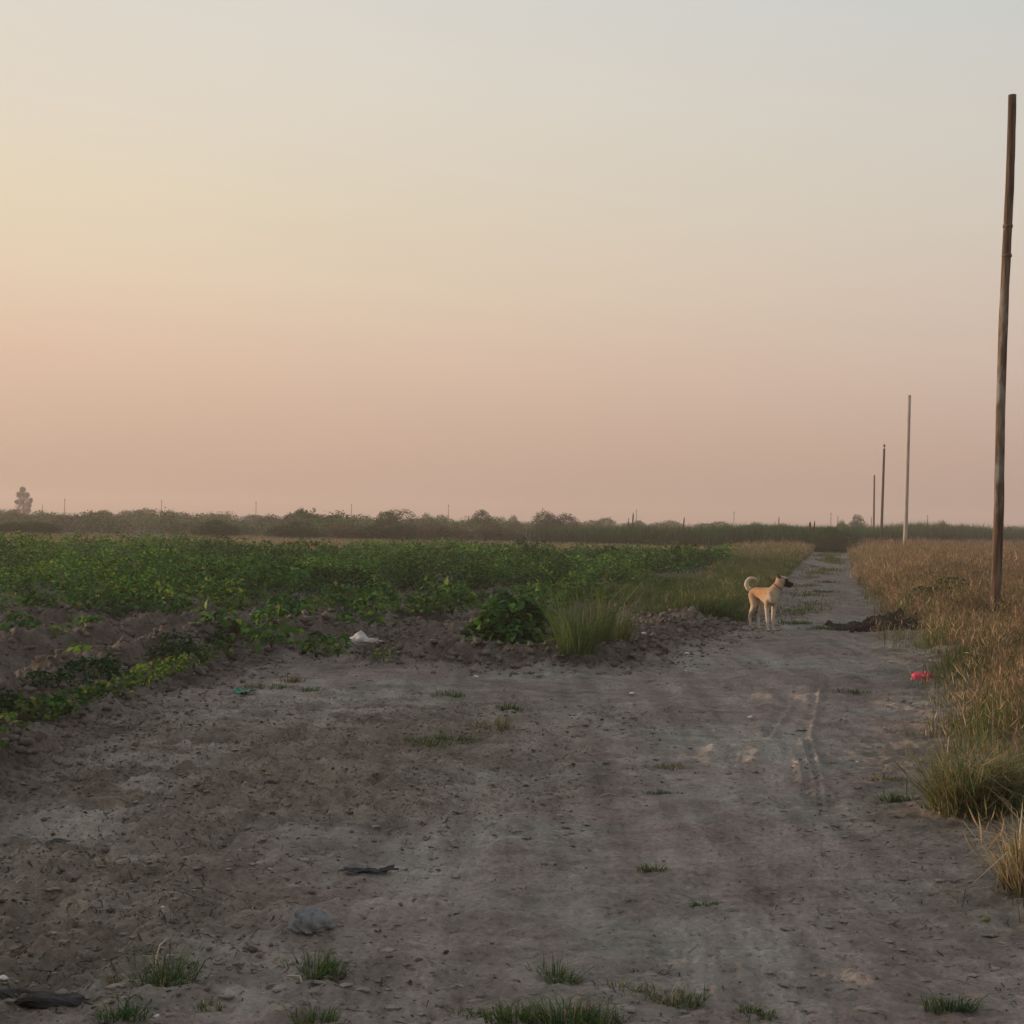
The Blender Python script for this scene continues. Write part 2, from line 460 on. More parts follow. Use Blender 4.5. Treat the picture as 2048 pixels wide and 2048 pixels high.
# ---------------------------------------------------------------- blades and leaves
def blades(acc, P, h, w, col, lean=0.25, bend=0.3, tipcol=None, az=None):
    """curved tapering blades: 5 vertices, 3 triangles each"""
    n = len(P)
    a = rng.uniform(0, 2 * np.pi, n) if az is None else az
    L = np.abs(rng.normal(0, 1, n)) * lean
    B = rng.uniform(0.3, 1.4, n) * bend
    d = np.stack([np.cos(a), np.sin(a), 0 * a], -1)
    fa = rng.uniform(0, 2 * np.pi, n)
    s = np.stack([np.cos(fa), np.sin(fa), 0 * fa], -1) * (w / 2)[:, None]
    up = np.array([0, 0, 1.0])
    mid = P + d * (L * 0.5 * h)[:, None] + up * (0.55 * h)[:, None]
    tip = P + d * ((L + B) * h)[:, None] + up * (h * (1 - 0.35 * np.minimum(L + B, 1.6)))[:, None]
    V = np.stack([P - s, P + s, mid - s * 0.8, mid + s * 0.8, tip], 1)
    i = np.arange(n)[:, None] * 5
    F = np.stack([i + [0, 1, 3], i + [0, 3, 2], i + [2, 3, 4]], 1)
    tc_ = col if tipcol is None else tipcol
    C = np.stack([col, col, 0.5 * (col + tc_), 0.5 * (col + tc_), tc_], 1)
    acc.add(V, F, C)
    return tip

def rand_dirs(n):
    v = rng.normal(size=(n, 3)); return v / np.linalg.norm(v, axis=1, keepdims=True)

def leaves(acc, P, D, N, L, Wd, col, fold=0.25, simple=False):
    """pointed leaves folded along the midrib. P base, D direction, N normal"""
    D = D / np.linalg.norm(D, axis=1, keepdims=True)
    S = np.cross(D, N); S /= np.maximum(np.linalg.norm(S, axis=1, keepdims=True), 1e-6)
    N = np.cross(S, D)
    n = len(P); L = L[:, None]; Wd = Wd[:, None] / 2
    up = N * (Wd * fold)
    if simple:
        V = np.stack([P, P + D * L * 0.45 + S * Wd + up, P + D * L - N * L * 0.12, P + D * L * 0.45 - S * Wd + up], 1)
        i = np.arange(n)[:, None] * 4
        F = np.stack([i + [0, 1, 2], i + [0, 2, 3]], 1); k = 4
    else:
        m1 = P + D * L * 0.5 + N * L * 0.06
        V = np.stack([P, P + D * L * .28 + S * Wd * .95 + up, P + D * L * .62 + S * Wd * .8 + up - N * L * .05, P + D * L - N * L * .2,
                      P + D * L * .62 - S * Wd * .8 + up - N * L * .05, P + D * L * .28 - S * Wd * .95 + up, m1], 1)
        i = np.arange(n)[:, None] * 7
        F = np.stack([i + [0, 1, 6], i + [1, 2, 6], i + [2, 3, 6], i + [3, 4, 6], i + [4, 5, 6], i + [5, 0, 6]], 1); k = 7
    C = np.repeat(col[:, None, :], k, 1)
    acc.add(V, F, C)

def vary(base, n, v=0.25, hue=0.08):
    c = np.array(base)[None] * (1 + v * rng.normal(size=(n, 1))) * (1 + hue * rng.normal(size=(n, 3)))
    return np.clip(c, 0.004, 0.9)

GREENS = [(0.040, 0.105, 0.026), (0.060, 0.130, 0.026), (0.022, 0.068, 0.026), (0.105, 0.165, 0.032), (0.17, 0.18, 0.035)]
def leaf_cols(n, wts=(0.34, 0.3, 0.2, 0.12, 0.04)):
    k = rng.choice(len(GREENS), n, p=wts)
    return np.array(GREENS)[k] * (1 + 0.22 * rng.normal(size=(n, 1))).clip(0.4, 1.7)

def plant_leaves(acc, base, rad, h, n, Ln, wts, simple=False, droop=0.2, tone=1.0):
    """one broad-leaved crop plant: leaves spread through a dome, facing out and up"""
    t = rng.uniform(0, 2 * np.pi, n); r = np.sqrt(rng.uniform(0.02, 1, n)); zz = rng.uniform(0.1, 1, n)
    r = r * np.sqrt(np.clip(1.12 - zz ** 2, 0, 1))
    P = np.stack([np.cos(t) * r * rad, np.sin(t) * r * rad, zz * h], -1) + np.array(base)[None]
    D = np.stack([np.cos(t), np.sin(t), rng.uniform(-0.5, 0.6, n) - droop], -1) + 0.7 * rng.normal(size=(n, 3)) * [1, 1, .5]
    N = np.array([[0, 0, 1.0]]) + 0.6 * rng.normal(size=(n, 3)) + 0.4 * np.stack([np.cos(t), np.sin(t), 0 * t], -1)
    L = Ln * rng.uniform(0.6, 1.25, n)
    leaves(acc, P, D, N, L, L * rng.uniform(0.5, 0.75, n), leaf_cols(n, wts) * tone, simple=simple)

W_FRESH = (0.3, 0.34, 0.2, 0.13, 0.03)
W_DARK = (0.42, 0.2, 0.36, 0.02, 0.0)
W_YELLOW = (0.12, 0.24, 0.04, 0.38, 0.22)

def tube_mesh(points, radii, sides=8, cap=True):
    """tapered tube along a polyline -> V, F(quads as tris)"""
    V, F = [], []
    pts = [Vector(p) for p in points]
    for i, p in enumerate(pts):
        d = (pts[min(i + 1, len(pts) - 1)] - pts[max(i - 1, 0)]).normalized()
        a = d.cross(Vector((0.3, 0.9, 0.1))).normalized(); b2 = d.cross(a)
        for k in range(sides):
            t = 2 * math.pi * k / sides
            V.append(p + (a * math.cos(t) + b2 * math.sin(t)) * radii[i])
    for i in range(len(pts) - 1):
        for k in range(sides):
            k2 = (k + 1) % sides
            A, B, C_, D_ = i * sides + k, i * sides + k2, (i + 1) * sides + k2, (i + 1) * sides + k
            F += [(A, B, C_), (A, C_, D_)]
    if cap:
        n = len(V); V += [pts[0], pts[-1]]
        o = (len(pts) - 1) * sides
        for k in range(sides):
            k2 = (k + 1) % sides
            F += [(n, k2, k), (n + 1, o + k, o + k2)]
    return np.array([tuple(v) for v in V]), np.array(F)

def icos(sub):
    bm = bmesh.new(); bmesh.ops.create_icosphere(bm, subdivisions=sub, radius=1)
    V = np.array([v.co[:] for v in bm.verts]); F = np.array([[v.index for v in f.verts] for f in bm.faces]); bm.free()
    return V, F

def n3(V, f, seed):
    return vnoise(V[:, 0] * f + V[:, 2] * f * .7, V[:, 1] * f - V[:, 2] * f * .6, seed)

# ---------------------------------------------------------------- reed bed, scrub and bushes along the far edge
def band_points(P, n, width):
    seg = [math.hypot(b[0] - a[0], b[1] - a[1]) for a, b in zip(P[:-1], P[1:])]
    k = rng.choice(len(seg), n, p=np.array(seg) / sum(seg)); t = rng.uniform(0, 1, n)
    A = np.array(P)[k]; B = np.array(P)[k + 1]
    q = A + (B - A) * t[:, None]
    d = (B - A) / np.linalg.norm(B - A, axis=1, keepdims=True)
    q += np.stack([-d[:, 1], d[:, 0]], -1) * rng.uniform(0, width, n)[:, None]
    return q[:, 0], q[:, 1]

def build_reeds():
    acc = Acc()
    line = [at_dist(1040, 97), at_dist(1200, 92), at_dist(1400, 89), at_dist(1560, 86), at_dist(1625, 85), at_dist(1700, 85), at_dist(1730, 100),
            at_dist(1850, 125), at_dist(2060, 140), at_dist(2500, 150), at_dist(3200, 150)]
    n = 60000
    x, y = band_points(line, n, 9)
    hh = (1.72 + 0.22 * fbm(x * 0.35, y * 0.35, 91, 3)) * rng.uniform(0.55, 1.05, n)
    px = 1024 + x / y * 2800
    hh *= 0.80 + 0.2 * sstep(1060, 1500, px)
    hh *= 1 + 0.32 * sstep(1700, 1850, px)
    P = np.stack([x, y, zat(x, y)], -1)
    c = vary((0.009, 0.032, 0.011), n, 0.3, 0.1)
    tip = vary((0.028, 0.078, 0.026), n, 0.4, 0.12)
    blades(acc, P, hh, rng.uniform(0.03, 0.07, n), c, 0.12, 0.2, tip)
    o = link_mesh('reeds', acc.mesh('reeds'), M_BUSH)
    tag(o, 'dense dark green bed of tall reeds closing the end of the track', 'reeds', None, 'stuff')

def bush_mesh(name, pal, n=1300, lobes=7, leaf=0.04, sticks=0):
    n = n * 5
    acc = Acc()
    P, Nn = [], []
    for k in range(lobes):
        c = np.array([rng.uniform(-.36, .36), rng.uniform(-.3, .3), rng.uniform(.2, .62)])
        r = np.array([rng.uniform(.22, .34), rng.uniform(.2, .32), rng.uniform(.26, .40)])
        d = rand_dirs(n // lobes) * rng.uniform(.4, 1.0, (n // lobes, 1)) ** .6
        P.append(c + d * r); Nn.append(d)
    P = np.concatenate(P); Nn = np.concatenate(Nn)
    P[:, 2] = np.abs(P[:, 2]); P[:, 2] /= max(np.percentile(P[:, 2], 99.5), .1)
    m_ = len(P)
    L = leaf * rng.uniform(.6, 1.5, m_)
    leaves(acc, P, rand_dirs(m_), Nn + .8 * rng.normal(size=(m_, 3)), L, L * .6, vary(pal[rng.integers(len(pal))], m_, .3, .12) * .5 + vary(pal[0], m_, .3, .1) * .5, simple=True)
    for k in range(sticks):
        b_ = np.array([rng.uniform(-.3, .3), 0, .75]); q = rng.integers(30, 60)
        t = rng.uniform(0, 1, q)[:, None]
        S = b_ + t * np.array([rng.uniform(-.06, .06), 0, rng.uniform(.3, .42)]) + rng.normal(size=(q, 3)) * .022
        leaves(acc, S, rand_dirs(q), rand_dirs(q), np.full(q, leaf), np.full(q, leaf * .7), vary(pal[0], q, .2), simple=True)
    return acc.mesh(name)

PAL_OLIVE = [(0.070, 0.110, 0.046), (0.085, 0.10, 0.055)]
PAL_DARK = [(0.020, 0.064, 0.018), (0.015, 0.045, 0.015)]
PAL_BROWN = [(0.100, 0.082, 0.055), (0.085, 0.075, 0.045)]
def build_bushes():
    var = {'olive': [bush_mesh('bush', PAL_OLIVE, 1300, 6 + i) for i in range(4)],
           'dark': [bush_mesh('bush', PAL_DARK, 1300, 6 + i) for i in range(4)],
           'brown': [bush_mesh('bush', PAL_BROWN, 1100, 6 + i) for i in range(3)]}
    for v in var.values():
        for me in v: me.materials.append(M_BUSH)
    sprig = bush_mesh('bush', PAL_DARK, 1300, 7, .05, 3); sprig.materials.append(M_BUSH)
    def bush(px, top, wpx, D, kind, label, me=None):
        x, y = at_dist(px, D)
        hgt = CAM_H + (hor(px) - top) * D / 2800
        w = wpx * D / 2800
        o = link_mesh('bush', me or var[kind][rng.integers(len(var[kind]))])
        o.location = (x, y, float(zat([x], [y])[0]) - 0.05)
        o.rotation_euler = (0, 0, rng.uniform(-.4, .4) + (math.pi if rng.random() < .5 else 0))
        o.scale = (w, max(w * .8, 1.5), hgt)
        tag(o, label, 'bush', 'bushes along the far field edge')
    # those that stand out on the skyline and in front of it
    L = [(15, 1019, 60, 140, 'olive', 'olive bush under the lone tall tree at the left edge'),
         (190, 1020, 60, 150, 'olive', 'round hazy bush between the two leftmost distant poles'),
         (275, 1017, 80, 150, 'olive', 'broad hazy bush with a domed top just left of the second distant pole'),
         (350, 1021, 62, 135, 'olive', 'domed bush with a thick brown side just right of the second distant pole'),
         (424, 1029, 62, 160, 'olive', 'low hazy bush behind the dark green mound of bush'),
         (530, 1030, 80, 150, 'olive', 'low wide hazy bush just right of the third distant pole'),
         (612, 1021, 84, 112, 'dark', 'dark bush with sprigs sticking up above the skyline'),
         (672, 1026, 56, 125, 'dark', 'dark bush joined to the right of the sprigged bush'),
         (782, 1019, 76, 125, 'dark', 'tall dark bush with a bumpy top right of the fourth distant pole'),
         (862, 1028, 62, 140, 'olive', 'low rounded bush just left of the fifth distant pole'),
         (965, 1021, 70, 130, 'dark', 'pointed dark bush right of the fifth distant pole'),
         (1020, 1032, 50, 140, 'olive', 'small round bush beside the pointed dark bush'),
         (1112, 1024, 96, 135, 'dark', 'wide dark bush under the sixth distant pole'),
         (1190, 1036, 76, 150, 'olive', 'low flat topped bush behind the reeds near the wide dark bush'),
         (1262, 1041, 52, 160, 'olive', 'small low bush under the thick leaning dead stalk'),
         (1322, 1041, 70, 160, 'olive', 'low bush with a rounded top in the middle of the reed skyline'),
         (1414, 1043, 90, 170, 'olive', 'pale green flat bush above the reeds left of the dog'),
         (1508, 1045, 66, 150, 'dark', 'dark round bush above the reeds over the dog'),
         (1578, 1048, 50, 170, 'olive', 'low bush above the reeds left of the end of the track'),
         (1717, 1031, 44, 150, 'dark', 'round tree like bush standing above the reeds left of the thin far poles'),
         (1685, 1042, 36, 145, 'dark', 'small shoulder bush beside the round tree like bush'),
         (1832, 1047, 42, 180, 'olive', 'low bush just right of the pale pole'),
         (1888, 1042, 40, 180, 'dark', 'pointed green bush midway between the pale pole and the near pole'),
         (1945, 1051, 80, 190, 'olive', 'low flat bush just left of the near pole'),
         (2030, 1052, 60, 190, 'olive', 'low flat bush at the right edge behind the near pole'),
         (78, 1042, 90, 90, 'dark', 'dark low bush in front of the hedge near the left edge'),
         (15, 1044, 110, 90, 'dark', 'grey green low bush at the very left edge of the field'),
         (432, 1040, 100, 89, 'dark', 'dark green mound of bush in front of the hedge'),
         (592, 1042, 116, 89, 'dark', 'rounded green bush in front of the sprigged bush'),
         (692, 1049, 130, 90, 'brown', 'low yellowish bush in the front of the hedge'),
         (776, 1048, 120, 89, 'dark', 'low dark bush in front of the tall bumpy bush'),
         (735, 1046, 40, 112, 'dark', 'small dark shrub peeping over the hedge left of the bumpy bush'),
         (1664, 1056, 92, 84.5, 'dark', 'dark green clump of shrub where the track ends'),
         (905, 1048, 150, 93, 'brown', 'brownish bare looking shrub under the fifth distant pole'),
         (985, 1050, 130, 93, 'brown', 'brownish shrub at the left end of the reeds')]
    for px, top, w, D, kind, lab in L:
        bush(px, top, w, D, kind, lab, sprig if 'sprigs' in lab else None)
    # the scrub they stand in reads as one mass
    acc = Acc()
    n = 520
    for k in range(n):
        px = rng.uniform(-500, 2500); D = rng.uniform(98, 200)
        if px > 1060: D = rng.uniform(150, 250)
        x, y = at_dist(px, D)
        w = rng.uniform(2.5, 6); h_ = rng.uniform(1.05, 2.2) * (1 - 0.14 * (px > 1060)) * (0.85 + 0.2 * float(fbm(np.array([px * .006]), np.array([D * .03]), 5, 2)[0]))
        q = 950
        d = rand_dirs(q) * rng.uniform(.4, 1.0, (q, 1)) ** .6; d[:, 2] = np.abs(d[:, 2])
        P = np.array([x, y, 0]) + d * [w / 2, w / 2.4, h_]
        Lf = rng.uniform(.10, .24, q)
        pal = [(0.105, 0.135, 0.070), (0.080, 0.125, 0.052), (0.050, 0.095, 0.038), (0.120, 0.125, 0.080)][rng.integers(4)]
        leaves(acc, P, rand_dirs(q), d + .8 * rng.normal(size=(q, 3)), Lf, Lf * .6, vary(pal, q, .3, .1), simple=True)
    o = link_mesh('scrub', acc.mesh('scrub'), M_BUSH)
    tag(o, 'low brownish green scrub filling the hedge line along the horizon', 'scrub', None, 'stuff')

def build_tree():
    D = 290; x, y = at_dist(46, D)
    H = CAM_H + (hor(46) - 973) * D / 2800
    t = empty('tree', (x, y, 0))
    tag(t, 'lone tall hazy tree on the horizon at the far left', 'tree')
    V, F = tube_mesh([(0, 0, 0), (.1, 0, 1.6), (0, 0, 3.4), (.1, .05, 5.2)], [.22, .18, .12, .05], 8)
    link_mesh('trunk', tri_mesh('trunk', V, F), simple_mat('tree_bark', [(0.3, (.05, .04, .03)), (.7, (.11, .09, .07))]), t)
    acc = Acc()
    lobes = [(-.1, H * .90, .62, .75), (-.75, H * .76, .75, .7), (.55, H * .74, .8, .7), (0, H * .66, 1.25, .9), (-.6, H * .50, .95, .8), (.35, H * .5, 1.1, .9),
             (1.55, H * .56, .42, .75), (1.25, H * .42, .5, .7), (-1.35, H * .52, .35, .4), (0, H * .33, 1.5, .9), (-1.1, H * .22, .8, .7), (.9, H * .25, .8, .7)]
    for lx, lz, rx, rz in lobes:
        q = 420; d = rand_dirs(q) * rng.uniform(.5, 1.08, (q, 1))
        P = np.array([lx, 0, lz]) + d * [rx, rx * .9, rz * .8]
        Lf = rng.uniform(.14, .3, q)
        leaves(acc, P, rand_dirs(q), d + .8 * rng.normal(size=(q, 3)), Lf, Lf * .55, vary((.055, .062, .03), q, .3), simple=True)
    link_mesh('crown', acc.mesh('crown'), M_BUSH, t)

build_reeds(); build_bushes(); build_tree()

# ---------------------------------------------------------------- poles
def wood_pole_mat(name, c0, c1, c2, pale):
    m, nt, b, o = new_mat(name)
    a = noise_node(nt, 7, 6, .65, stretch=(2.2, 2.2, .16))
    g = noise_node(nt, 2.2, 4, .6, stretch=(1.6, 1.6, .45))
    f = noise_node(nt, 40, 4, .6, stretch=(2, 2, .06))
    r = ramp(nt, a.outputs['Fac'], [(.32, c0), (.5, c1), (.68, c2)])
    gr = ramp(nt, g.outputs['Fac'], [(.50, (0, 0, 0)), (.62, (1, 1, 1))])
    c = mixc(nt, gr.outputs[0], r.outputs[0], pale)
    fr = ramp(nt, f.outputs['Fac'], [(.35, (.55, .55, .55)), (.6, (1.1, 1.1, 1.1))])
    nt.links.new(mixc(nt, .7, c, fr.outputs[0], 'MULTIPLY'), b.inputs['Base Color'])
    b.inputs['Roughness'].default_value = .85; b.inputs['Specular IOR Level'].default_value = .15
    bump(nt, b, f.outputs['Fac'], .5, .01)
    return m

M_POLE = wood_pole_mat('weathered_wood', (.028, .019, .014), (.085, .056, .038), (.20, .14, .095), (.22, .215, .19))
M_POLE_PALE = wood_pole_mat('pale_wood', (.24, .20, .17), (.36, .31, .27), (.44, .39, .34), (.38, .34, .30))
M_POLE_DARK = wood_pole_mat('dark_wood', (.030, .020, .016), (.06, .040, .030), (.10, .07, .05), (.08, .065, .055))
M_INSUL = simple_mat('insulator', [(.3, (.05, .04, .035)), (.7, (.09, .07, .06))], rough=.4)
M_IRON = simple_mat('rusty_iron', [(.3, (.05, .03, .022)), (.7, (.11, .06, .04))], rough=.7)

def pole(px_base, px_top, D, top_y, r0, r1, mat, label, rough=0.0, insulator=False, band=None, sides=20, group='poles along the track'):
    x, y = at_dist(px_base, D)
    H = CAM_H + (hor(px_base) - top_y) * D / 2800
    z = float(zat([x], [y])[0])
    t = empty('utility_pole', (x, y, z)); tag(t, label, 'pole', group)
    lean = (px_top - px_base) * D / 2800 - math.sin(ROLL) * H * 0
    # the camera's own tilt already leans every upright; only the rest is the pole's lean
    tilt = (px_top - px_base) / max((hor(px_base) + CAM_H * 2800 / D) - top_y, 1) - math.tan(ROLL)
    ns = 46 if rough else 8
    pts, rad = [], []
    for i in range(ns):
        s = i / (ns - 1)
        wx = rough * .6 * math.sin(s * 7 + 1) * s * (1 - s) * 4
        pts.append((tilt * s * H + wx, 0, s * (H - z) - .15 * (i == 0))); rad.append(r0 + (r1 - r0) * s)
    V, F = tube_mesh(pts, rad, sides)
    if rough:
        a = np.arctan2(V[:, 1], V[:, 0] - np.interp(V[:, 2], [p[2] for p in pts], [p[0] for p in pts]))
        dn = 1 + rough * 2.2 * (fbm(a * 1.6, V[:, 2] * .7, 15, 3) + .7 * vnoise(a * 3, V[:, 2] * 3.5, 16))
        cx = np.interp(V[:, 2], [p[2] for p in pts], [p[0] for p in pts])
        V[:, 0] = cx + (V[:, 0] - cx) * dn; V[:, 1] *= dn
    link_mesh('shaft', tri_mesh('shaft', V, F, smooth=True), mat, t)
    if band:
        for s in band:
            zc = s * (H - z); i = min(int(s * (ns - 1)), ns - 2)
            c0 = pts[i]; r = rad[i] * 1.07 + .004
            V, F = tube_mesh([(tilt * zc, 0, zc - .022), (tilt * zc, 0, zc + .022)], [r, r], 24)
            link_mesh('band', tri_mesh('band', V, F, smooth=False), M_IRON, t)
    if insulator:
        e = pts[-1]
        V, F = tube_mesh([(e[0], 0, e[2] - .02), (e[0], 0, e[2] + .12), (e[0], 0, e[2] + .13), (e[0], 0, e[2] + .2), (e[0], 0, e[2] + .21), (e[0], 0, e[2] + .3), (e[0], 0, e[2] + .34)],
                         [.02, .02, .09, .10, .07, .08, .03], 12)
        link_mesh('insulator', tri_mesh('insulator', V, F), M_INSUL, t)
    return t

pole(1992, 2031, 20.7, 188, .076, .058, M_POLE, 'tall weathered brown pole standing in the dry grass at the right', rough=.035, band=[.755, .70])
pole(1811, 1821, 68, 790, .108, .078, M_POLE_PALE, 'pale sunlit pole in the dry grass, second along the track', sides=16)
pole(1763, 1770, 108, 897, .11, .085, M_POLE_DARK, 'dark leaning pole with an insulator on top, third along the track', insulator=True, sides=12)
pole(1748, 1750, 160, 950, .12, .09, M_POLE_DARK, 'thin dark pole, shortest and farthest of the row along the track', sides=12)

def far_poles():
    ordn = ['second', 'third', 'fourth', 'fifth', 'sixth', 'seventh', 'eighth', 'ninth', 'tenth']
    xs = [129, 323, 512, 703, 897, 1085, 1273, 1468, 1662, 1855]
    tops = [997, 1000, 1003, 1008, 1009, 1015, 1019, 1023, 1025, 1030]
    D = 560
    for k, (px, ty) in enumerate(zip(xs, tops)):
        lab = 'thin pole on the horizon nearest the lone tree' if k == 0 else f'thin pole on the horizon, {ordn[k-1]} counted from the lone tree'
        x, y = at_dist(px, D); H = CAM_H + (hor(px) - ty) * D / 2800
        t = empty('distant_pole', (x, y, 0)); tag(t, lab, 'pole', 'poles along the horizon')
        V, F = tube_mesh([(0, 0, 0), (0, 0, H * .6), (0, 0, H - .9)], [.24, .2, .15], 8)
        link_mesh('shaft', tri_mesh('shaft', V, F), M_POLE_DARK, t)
        V, F = tube_mesh([(0, 0, H - .9), (0, 0, H - .8), (0, 0, H - .1), (0, 0, H)], [.15, .3, .26, .1], 8)
        link_mesh('insulator', tri_mesh('insulator', V, F), M_INSUL, t)
    extra = [(85, 1009, 430, .12, 'faint short pole between the lone tree and the first distant pole'),
             (1222, 1032, 420, .10, 'faint short pole over the reeds right of the wide dark bush'),
             (1558, 1034, 330, .16, 'short pole behind the reeds right of the dark round bush'),
             (1676, 1032, 420, .16, 'short pole close beside the ninth distant pole'),
             (1743, 1034, 330, .12, 'short pole just left of the farthest pole of the track')]
    for px, ty, D, r, lab in extra:
        x, y = at_dist(px, D); H = CAM_H + (hor(px) - ty) * D / 2800
        t = empty('distant_pole', (x, y, 0)); tag(t, lab, 'pole', 'poles along the horizon')
        V, F = tube_mesh([(0, 0, 0), (0, 0, H * .6), (0, 0, H)], [r * 1.2, r, r * .8], 8)
        link_mesh('shaft', tri_mesh('shaft', V, F), M_POLE_DARK, t)
    stalks = [(1265, 1024, 95, .05, 'thick dark dead stalk rising above the reeds'),
              (1256, 1034, 95, .03, 'short thin dead stalk left of the thick dead stalk'),
              (1367, 1033, 93, .045, 'dark dead stalk above the reeds over the middle of the field'),
              (1619, 1043, 88, .09, 'stumpy plume of reed left above the end of the track'),
              (1628, 1041, 88, .05, 'thin plume of reed above the end of the track')]
    for px, ty, D, r, lab in stalks:
        x, y = at_dist(px, D); H = CAM_H + (hor(px) - ty) * D / 2800
        V, F = tube_mesh([(0, 0, 0), (.02, 0, H * .5), (.03, 0, H * .75), (.05, 0, H * .9), (.05, 0, H)], [r * .5, r * .5, r, r * .9, r * .2], 7)
        o = link_mesh('dead_stalk', tri_mesh('dead_stalk', V, F), M_POLE_DARK); o.location = (x, y, 0)
        tag(o, lab, 'stalk', 'stalks above the reeds')
far_poles()

# ---------------------------------------------------------------- crop field
def build_crop():
    acc = Acc()
    n = 9000
    x = rng.uniform(-30, 12, n); y = rng.uniform(18, 69, n)
    keep = inside(x, y, CROP_POLY) & (np.abs(x) < .48 * y + 3)
    dens = fbm(x * .35, y * .35, 41, 3)
    keep &= rng.random(n) < sstep(-.8, .3, dens + .35 * np.sin(x * 4.2 - y * .9))
    x, y, dens = x[keep], y[keep], dens[keep]
    z = zat(x, y)
    yel = fbm(x * .22, y * .16, 44, 3)
    for i in range(len(x)):
        nl = int(np.clip(140 - y[i] * 1.6, 40, 105))
        h_ = rng.uniform(.18, .68) * (1 + .35 * dens[i]); r_ = rng.uniform(.26, .40)
        w = W_YELLOW if yel[i] + .25 * rng.normal() > .9 else W_FRESH if yel[i] > -.1 else W_DARK
        plant_leaves(acc, (x[i], y[i], z[i]), r_, h_, nl, rng.uniform(.075, .105) * (1 + max(0, y[i] - 30) * .014), w, simple=True, tone=float(np.clip(1.0 + .45 * yel[i] + rng.normal() * .28, .4, 1.6)))
    o = link_mesh('crop', acc.mesh('crop'), M_LEAF)
    tag(o, 'dense low green leafy crop covering the field', 'crop', None, 'stuff')
build_crop()

def crop_plant_mesh(rad, h, n, Ln, w):
    acc = Acc(); plant_leaves(acc, (0, 0, 0), rad, h, n, Ln, w, tone=.5 if w[2] == 1 else 1.0)  # furrow plants: dark leaves, halved again to paint in the ditch's shade
    me = acc.mesh('crop_plant'); return me
def stem_mesh(h, rad):
    Vs, Fs, k = [], [], 0
    for i in range(6):
        a = rng.uniform(0, 6.28); r = rad * rng.uniform(.3, .8)
        V, F = tube_mesh([(0, 0, -.03), (math.cos(a) * r * .4, math.sin(a) * r * .4, h * .4), (math.cos(a) * r, math.sin(a) * r, h * .8)], [.007, .005, .003], 5)
        Vs.append(V); Fs.append(F + k); k += len(V)
    return tri_mesh('stem', np.concatenate(Vs), np.concatenate(Fs))
M_STEM = simple_mat('green_stem', [(.3, (.06, .08, .03)), (.7, (.11, .12, .05))])

